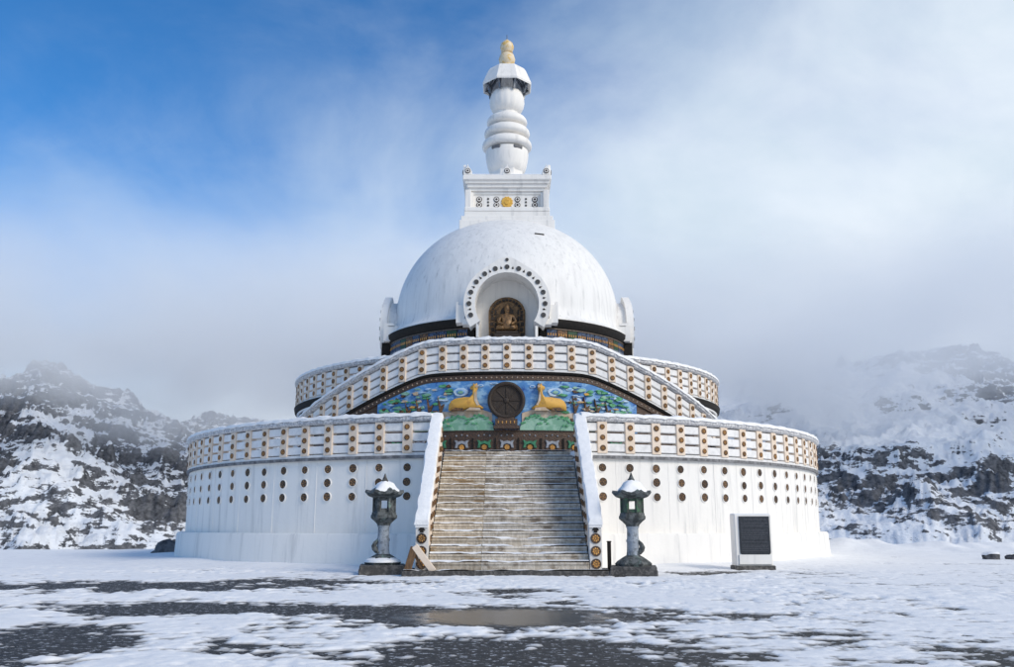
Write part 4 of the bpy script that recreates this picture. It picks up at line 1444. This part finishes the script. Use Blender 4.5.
# ================================================================== niche statue
stt = thing('statue', 'seated bronze statue before a dark gilt panel in the dome niche', 'statue', (0, -4.9, 8.2))
q = MB()
pa = [(-0.70, 8.2), (0.70, 8.2), (0.72, 9.30)] + [(0.72 * cos(radians(a)), 9.30 + 0.66 * sin(radians(a))) for a in range(12, 180, 12)] + [(-0.72, 9.30)]
q.prism(pa, 0.0, 0.10, lambda u, v, d: (u, -4.72 - d, v), 0, 0.05)
bp_ = obj('back_panel', q.mesh('back_panel', mat('old_gold', (0.22, 0.12, 0.045), 0.5, (0.09, 0.05, 0.02), 9.0, lo=0.42, hi=0.6, bump=0.6, bscale=14, metal=0.2)), stt)
fl = MB()
for k in range(15):
    a = radians(-6 + 192 * k / 14)
    fl.box((0.58 * cos(a), -4.84, 9.28 + 0.54 * sin(a)), (0.10, 0.05, 0.10), 0, mat4=Matrix.Rotation(-a, 4, 'Y'))
for s in (-1, 1):
    for k in range(4):
        fl.box((s * (0.60 - 0.04 * (k % 2)), -4.84, 8.42 + 0.22 * k), (0.12, 0.05, 0.15), 0)
        fl.box((s * 0.44, -4.84, 8.55 + 0.26 * k), (0.07, 0.05, 0.20), 0)
obj('flame_border', fl.mesh('flame_border', M_BRONZE, bevel=0.015), bp_)
obj('throne', MB().box((0, -5.05, 8.28), (1.0, 0.6, 0.22)).box((0, -5.05, 8.44), (0.86, 0.5, 0.12)).mesh('throne', M_BRONZE, bevel=0.03), stt)
sk = bpy.data.meshes.new('body')
J = [((0, 0, 0.02), 0.17), ((0, -0.01, 0.20), 0.15), ((0, 0, 0.40), 0.18), ((0, 0, 0.53), 0.10), ((0, -0.01, 0.60), 0.065), ((0, -0.02, 0.70), 0.115), ((0, -0.01, 0.82), 0.10), ((0, 0, 0.93), 0.05),
     ((-0.20, 0, 0.48), 0.085), ((-0.31, -0.05, 0.26), 0.07), ((-0.14, -0.22, 0.13), 0.05), ((0.20, 0, 0.48), 0.085), ((0.31, -0.05, 0.26), 0.07), ((0.14, -0.22, 0.13), 0.05),
     ((-0.36, -0.14, 0.02), 0.11), ((-0.10, -0.30, -0.01), 0.08), ((0.36, -0.14, 0.02), 0.11), ((0.10, -0.30, 0.0), 0.08)]
Eg = [(0, 1), (1, 2), (2, 3), (3, 4), (4, 5), (5, 6), (6, 7), (2, 8), (8, 9), (9, 10), (2, 11), (11, 12), (12, 13), (0, 14), (14, 15), (0, 16), (16, 17)]
sk.from_pydata([p for p, _ in J], Eg, [])
sk.materials.append(mat('statue_gold', (0.22, 0.12, 0.045), 0.45, (0.08, 0.045, 0.02), 9.0, lo=0.42, hi=0.6, metal=0.2))
body = obj('body', sk, stt, Matrix.Translation((0, -5.02, 8.62)) @ Matrix.Scale(1.08, 4))
md = body.modifiers.new('skin', 'SKIN')
for i, (_, r) in enumerate(J):
    sk.skin_vertices[0].data[i].radius = (r, r)
    sk.skin_vertices[0].data[i].use_root = (i == 0)
md.use_smooth_shade = True
ss = body.modifiers.new('subdivision', 'SUBSURF')
ss.levels = ss.render_levels = 1
q = MB()
q.prism([(0.26 * cos(2 * pi * k / 20), 9.30 + 0.26 * sin(2 * pi * k / 20)) for k in range(20)], 0.0, 0.03, lambda u, v, d: (u, -4.86 - d, v), 0, 0.03)
obj('halo', q.mesh('halo', M_BRONZE), stt)


# ================================================================== stone lanterns
def lantern(loc, label, sc=1.0, patina=False, yaw=0.0):
    t = thing('stone_lantern', label, 'lantern', loc, 'stone lanterns flanking the stairs')
    T = Matrix.Translation(loc) @ Matrix.Rotation(yaw, 4, 'Z') @ Matrix.Scale(sc, 4)
    o = lambda nm, me, par=t, kind=None: obj(nm, me, par, T, kind)
    q = MB()
    q.box((0, 0, 0.06), (1.16, 1.16, 0.20))
    q.box((0, 0, 0.195), (1.12, 1.12, 0.10))
    o('base', q.mesh('base', M_BASE, bevel=0.02))
    o('foot', MB().lathe([(0.44, 0.24), (0.46, 0.30), (0.40, 0.36), (0.28, 0.44), (0.17, 0.50), (0.15, 0.54)], 6).mesh('foot', M_STONE, bevel=0.008))
    sh = [(0.17, 0.50), (0.155, 0.60), (0.15, 0.80), (0.165, 0.83), (0.165, 0.87), (0.145, 0.90), (0.14, 1.14), (0.17, 1.20)]
    o('shaft', MB().lathe(sh, 16).mesh('shaft', M_STONE2, smooth=True))
    # carved bracket curling up one side of the shaft
    q = MB()
    pth = [(0.10, 0.52, 0.09), (0.19, 0.60, 0.08), (0.23, 0.70, 0.065), (0.19, 0.80, 0.05), (0.13, 0.86, 0.035)]
    sgn = 1 if patina else -1
    vs_ = []
    for x, z, r in pth:
        vs_ += [(sgn * x + r * cos(2 * pi * k / 8), -0.05 + r * sin(2 * pi * k / 8), z) for k in range(8)]
    q.add(vs_, [(i * 8 + k, i * 8 + (k + 1) % 8, (i + 1) * 8 + (k + 1) % 8, (i + 1) * 8 + k) for i in range(4) for k in range(8)] + [tuple(range(8)), tuple(range(32, 40))])
    o('carved_scroll', q.mesh('carved_scroll', M_STONE, smooth=True))
    o('bowl', MB().lathe([(0.15, 1.16), (0.18, 1.24), (0.26, 1.32), (0.335, 1.38), (0.335, 1.45), (0.31, 1.47), (0.31, 1.52), (0.26, 1.54)], 6).mesh('bowl', M_STONE, bevel=0.01))
    # light box: six posts, openings front and back
    q = MB()
    for k in range(6):
        a = 2 * pi * k / 6 + pi / 6 + pi / 6
        q.box((0.25 * cos(a), 0.25 * sin(a), 1.71), (0.085, 0.085, 0.36), 0, rz=a)
    for k in range(6):
        a = 2 * pi * k / 6 + pi / 2
        if k in (0, 3):
            q.box((0.205 * cos(a), 0.205 * sin(a), 1.575), (0.20, 0.05, 0.09), 0, rz=a + pi / 2)
            q.box((0.205 * cos(a), 0.205 * sin(a), 1.855), (0.20, 0.05, 0.07), 0, rz=a + pi / 2)
        else:
            q.box((0.205 * cos(a), 0.205 * sin(a), 1.71), (0.20, 0.05, 0.36), 0, rz=a + pi / 2)
    o('light_box', q.mesh('light_box', M_MOSS if patina else M_STONE, bevel=0.008))
    # roof with upturned corners
    q = MB()
    n = 24
    rings_ = [(0.24, 1.86, 0), (0.44, 1.905, 0.03), (0.52, 1.95, 0.075), (0.50, 2.00, 0.085), (0.36, 2.05, 0.02), (0.22, 2.16, 0), (0.10, 2.26, 0), (0.05, 2.28, 0)]
    vs_ = []
    for r, z, up in rings_:
        for k in range(n):
            a = 2 * pi * k / n
            cpos = abs(((k % 4) + 2) % 4 - 2) / 2.0     # 0 at corner, 1 at mid-edge
            rr_ = r * 0.95 * (1.0 - 0.10 * cpos)
            vs_.append((rr_ * cos(a), rr_ * sin(a), z + up * (1 - cpos) ** 1.5))
    q.add(vs_, [(i * n + k, i * n + (k + 1) % n, (i + 1) * n + (k + 1) % n, (i + 1) * n + k) for i in range(len(rings_) - 1) for k in range(n)] + [tuple(reversed(range(n))), tuple(range((len(rings_) - 1) * n, len(rings_) * n))])
    rf = o('roof', q.mesh('roof', M_STONE, smooth=True))
    # snow heaped on the roof
    q = MB()
    vs_ = []
    hh = 0.02 if patina else 0.0
    for r, z, ab in ((0.39, 2.02, 0.02), (0.34, 2.07 + hh, 0.03), (0.27, 2.13 + hh * 1.6, 0.02), (0.20, 2.23 + hh * 2, 0.02), (0.10, 2.29 + hh * 2, 0.01), (0.03, 2.31 + hh * 2, 0)):
        for k in range(n):
            a = 2 * pi * k / n
            j = 1 + 0.10 * sin(3 * a + 1 + r) + 0.06 * sin(5 * a + z * 3)
            vs_.append((r * j * cos(a), r * j * sin(a), z + ab * sin(4 * a + r * 9)))
    q.add(vs_, [(i * n + k, i * n + (k + 1) % n, (i + 1) * n + (k + 1) % n, (i + 1) * n + k) for i in range(5) for k in range(n)] + [tuple(range(5 * n, 6 * n))])
    obj('snow', q.mesh('roof_snow', M_SNOW, smooth='all'), rf, T, 'stuff')
    zf = 2.28 + hh * 2
    fp = [(0.085, zf - 0.02), (0.09, zf + 0.02), (0.06, zf + 0.07), (0.04, zf + 0.12), (0.012, zf + 0.20), (0.0, zf + 0.22)]
    o('finial', MB().lathe(fp, 10).mesh('finial', M_BASE if not patina else M_STONE, smooth=True))
    # thin snow on the foot and the base
    for (r0, r1, z) in ((0.30, 0.47, 0.325),):
        q = MB().lathe([(r1 * 0.97, z - 0.02), (r1 * 0.92, z + 0.035), (r0, z + 0.09)], 12, cap=False)
        if not patina:
            o('snow', q.mesh('foot_snow', M_SNOW, smooth=True), kind='stuff')
    return t


lantern((-3.10, -15.85, 0.0), 'grey stone lantern left of the stairs, snow piled under its dark pointed finial', 1.0, False, radians(7.6))
lantern((3.06, -16.55, 0.0), 'stone lantern right of the stairs with green patina on its light box', 0.98, True, radians(-7.9))

# ================================================================== notice board
nbd = thing('notice_board', 'white stone stele with a black inscribed plaque against the drum', 'sign', (6.68, -13.75, 0))
T = Matrix.Translation((6.68, -13.75, 0)) @ Matrix.Rotation(radians(3), 4, 'Z')
q = MB()
q.box((0, 0.0, 0.80), (1.02, 0.42, 1.36))
obj('slab', q.mesh('slab', M_WHITE, bevel=0.02), nbd, T)
obj('footing', MB().box((0, -0.02, 0.06), (1.10, 0.52, 0.16)).mesh('footing', M_BASE, bevel=0.02), nbd, T)
obj('plaster_base', MB().box((0.02, -0.232, 0.30), (0.90, 0.03, 0.26)).mesh('plaster_base', M_WHITE, bevel=0.008), nbd, T)
obj('snow', MB().box((0, 0.02, 1.495), (1.0, 0.38, 0.045)).mesh('board_snow', M_SNOW, bevel=0.015), nbd, T, 'stuff')
pw, ph0, ph1, cr_ = 0.42, 0.41, 1.44, 0.09
pp = [(pw, ph1), (-pw, ph1)]
for cxs, st in ((-pw + cr_, 180), (pw - cr_, 270)):
    for k in range(5):
        a = radians(st + 90 * k / 4)
        pp.append((cxs + cr_ * cos(a), ph0 + cr_ + cr_ * sin(a)))
q = MB()
q.prism(pp, 0.0, 0.03, lambda u, v, d: (u + 0.03, -0.212 - d, v), 0, 0.006)
plq = obj('plaque', q.mesh('plaque', M_PLAQUE), nbd, T)
ins = MB()
rnd = random.Random(3)
z = 1.36
row = 0
while z > 0.50:
    head = row == 0
    gap_row = row in (1, 5, 12, 14)
    if not gap_row:
        x = -0.28 if head else -0.37
        end = 0.28 if head else 0.36 - rnd.uniform(0, 0.08)
        while x < end:
            wd = rnd.uniform(0.015, 0.055)
            hgt = 0.026 if head else 0.017
            ins.box((x + wd / 2 + 0.03, -0.2435, z), (wd, 0.003, hgt))
            x += wd + 0.013
    z -= 0.046
    row += 1
obj('inscription', ins.mesh('inscription', M_INK), plq, T, 'stuff')

# ================================================================== small things
# broken brown plank and cream board leaning together at the foot of the left newel
pk = thing('broken_planks', 'brown plank and cream board leaning together at the left newel foot', 'planks', (-2.12, -16.85, 0.14))
Mx = Matrix.Translation((-2.30, -16.86, 0.41)) @ Matrix.Rotation(radians(16), 4, 'Y')
obj('plank', MB().box((0, 0, 0), (0.17, 0.10, 0.58)).mesh('plank', M_WOOD, bevel=0.01), pk, Mx)
Mx = Matrix.Translation((-1.98, -16.88, 0.42)) @ Matrix.Rotation(radians(-38), 4, 'Y')
obj('board', MB().box((0, 0, 0), (0.16, 0.07, 0.76)).mesh('board', M_CREAM, bevel=0.01), pk, Mx)
Mx2 = Matrix.Translation((-2.13, -16.83, 0.38)) @ Matrix.Rotation(radians(-30), 4, 'Y')
obj('inner_plank', MB().box((0, 0, 0), (0.07, 0.05, 0.48)).mesh('inner_plank', M_WOOD, bevel=0.01), pk, Mx2)

bx = thing('black_post', 'thin black post standing just right of the right newel', 'post', (2.52, -16.35, 0))
obj('shaft', MB().box((2.50, -16.35, 0.42), (0.09, 0.09, 0.76)).mesh('black_post', M_DARK, bevel=0.012), bx)
obj('cap', MB().box((2.50, -16.35, 0.81), (0.11, 0.11, 0.03)).mesh('black_post_cap', M_DARK, bevel=0.008), bx)


def rock(name, label, loc, size, seed, group=None, snow=True):
    r_ = random.Random(seed)
    t = thing(name, label, 'rock', loc, group)
    bm = bmesh.new()
    bmesh.ops.create_icosphere(bm, subdivisions=3, radius=1)
    ph = [r_.uniform(0, 6) for _ in range(6)]
    for v in bm.verts:
        c_ = v.co
        d = 1 + 0.16 * sin(3.1 * c_.x + ph[0]) + 0.14 * sin(4.3 * c_.y + ph[1]) + 0.12 * sin(5.2 * c_.z + ph[2]) + r_.uniform(-0.06, 0.06)
        v.co = Vector((c_.x * size[0], c_.y * size[1], max(c_.z, -0.4) * size[2])) * d
    me = bpy.data.meshes.new('stone')
    bm.to_mesh(me)
    me.materials.append(M_ROCK)
    st = obj('stone', me, t, Matrix.Translation(loc))
    if snow:
        fs = [f for f in bm.faces if f.normal.z < 0.55]
        bmesh.ops.delete(bm, geom=fs, context='FACES')
        for v in bm.verts:
            v.co = v.co * 1.04 + Vector((0, 0, size[2] * 0.16))
        m2 = bpy.data.meshes.new('rock_snow')
        bm.to_mesh(m2)
        m2.materials.append(M_SNOW)
        m2.polygons.foreach_set('use_smooth', [True] * len(m2.polygons))
        obj('snow', m2, t, Matrix.Translation(loc), 'stuff')
    bm.free()
    return t


rock('rock', 'small dark snow-topped rock at far right, the left one of a pair', (16.9, -6.6, 0.06), (0.32, 0.25, 0.20), 1, 'rocks on the snow at the right')
rock('rock', 'small dark snow-topped rock at far right, the right one of a pair', (17.9, -6.4, 0.06), (0.30, 0.22, 0.22), 2, 'rocks on the snow at the right')
rock('boulder', 'dark sloping boulder beside the left foot of the drum', (-14.75, 1.2, -0.05), (0.75, 0.5, 0.5), 3, snow=False)
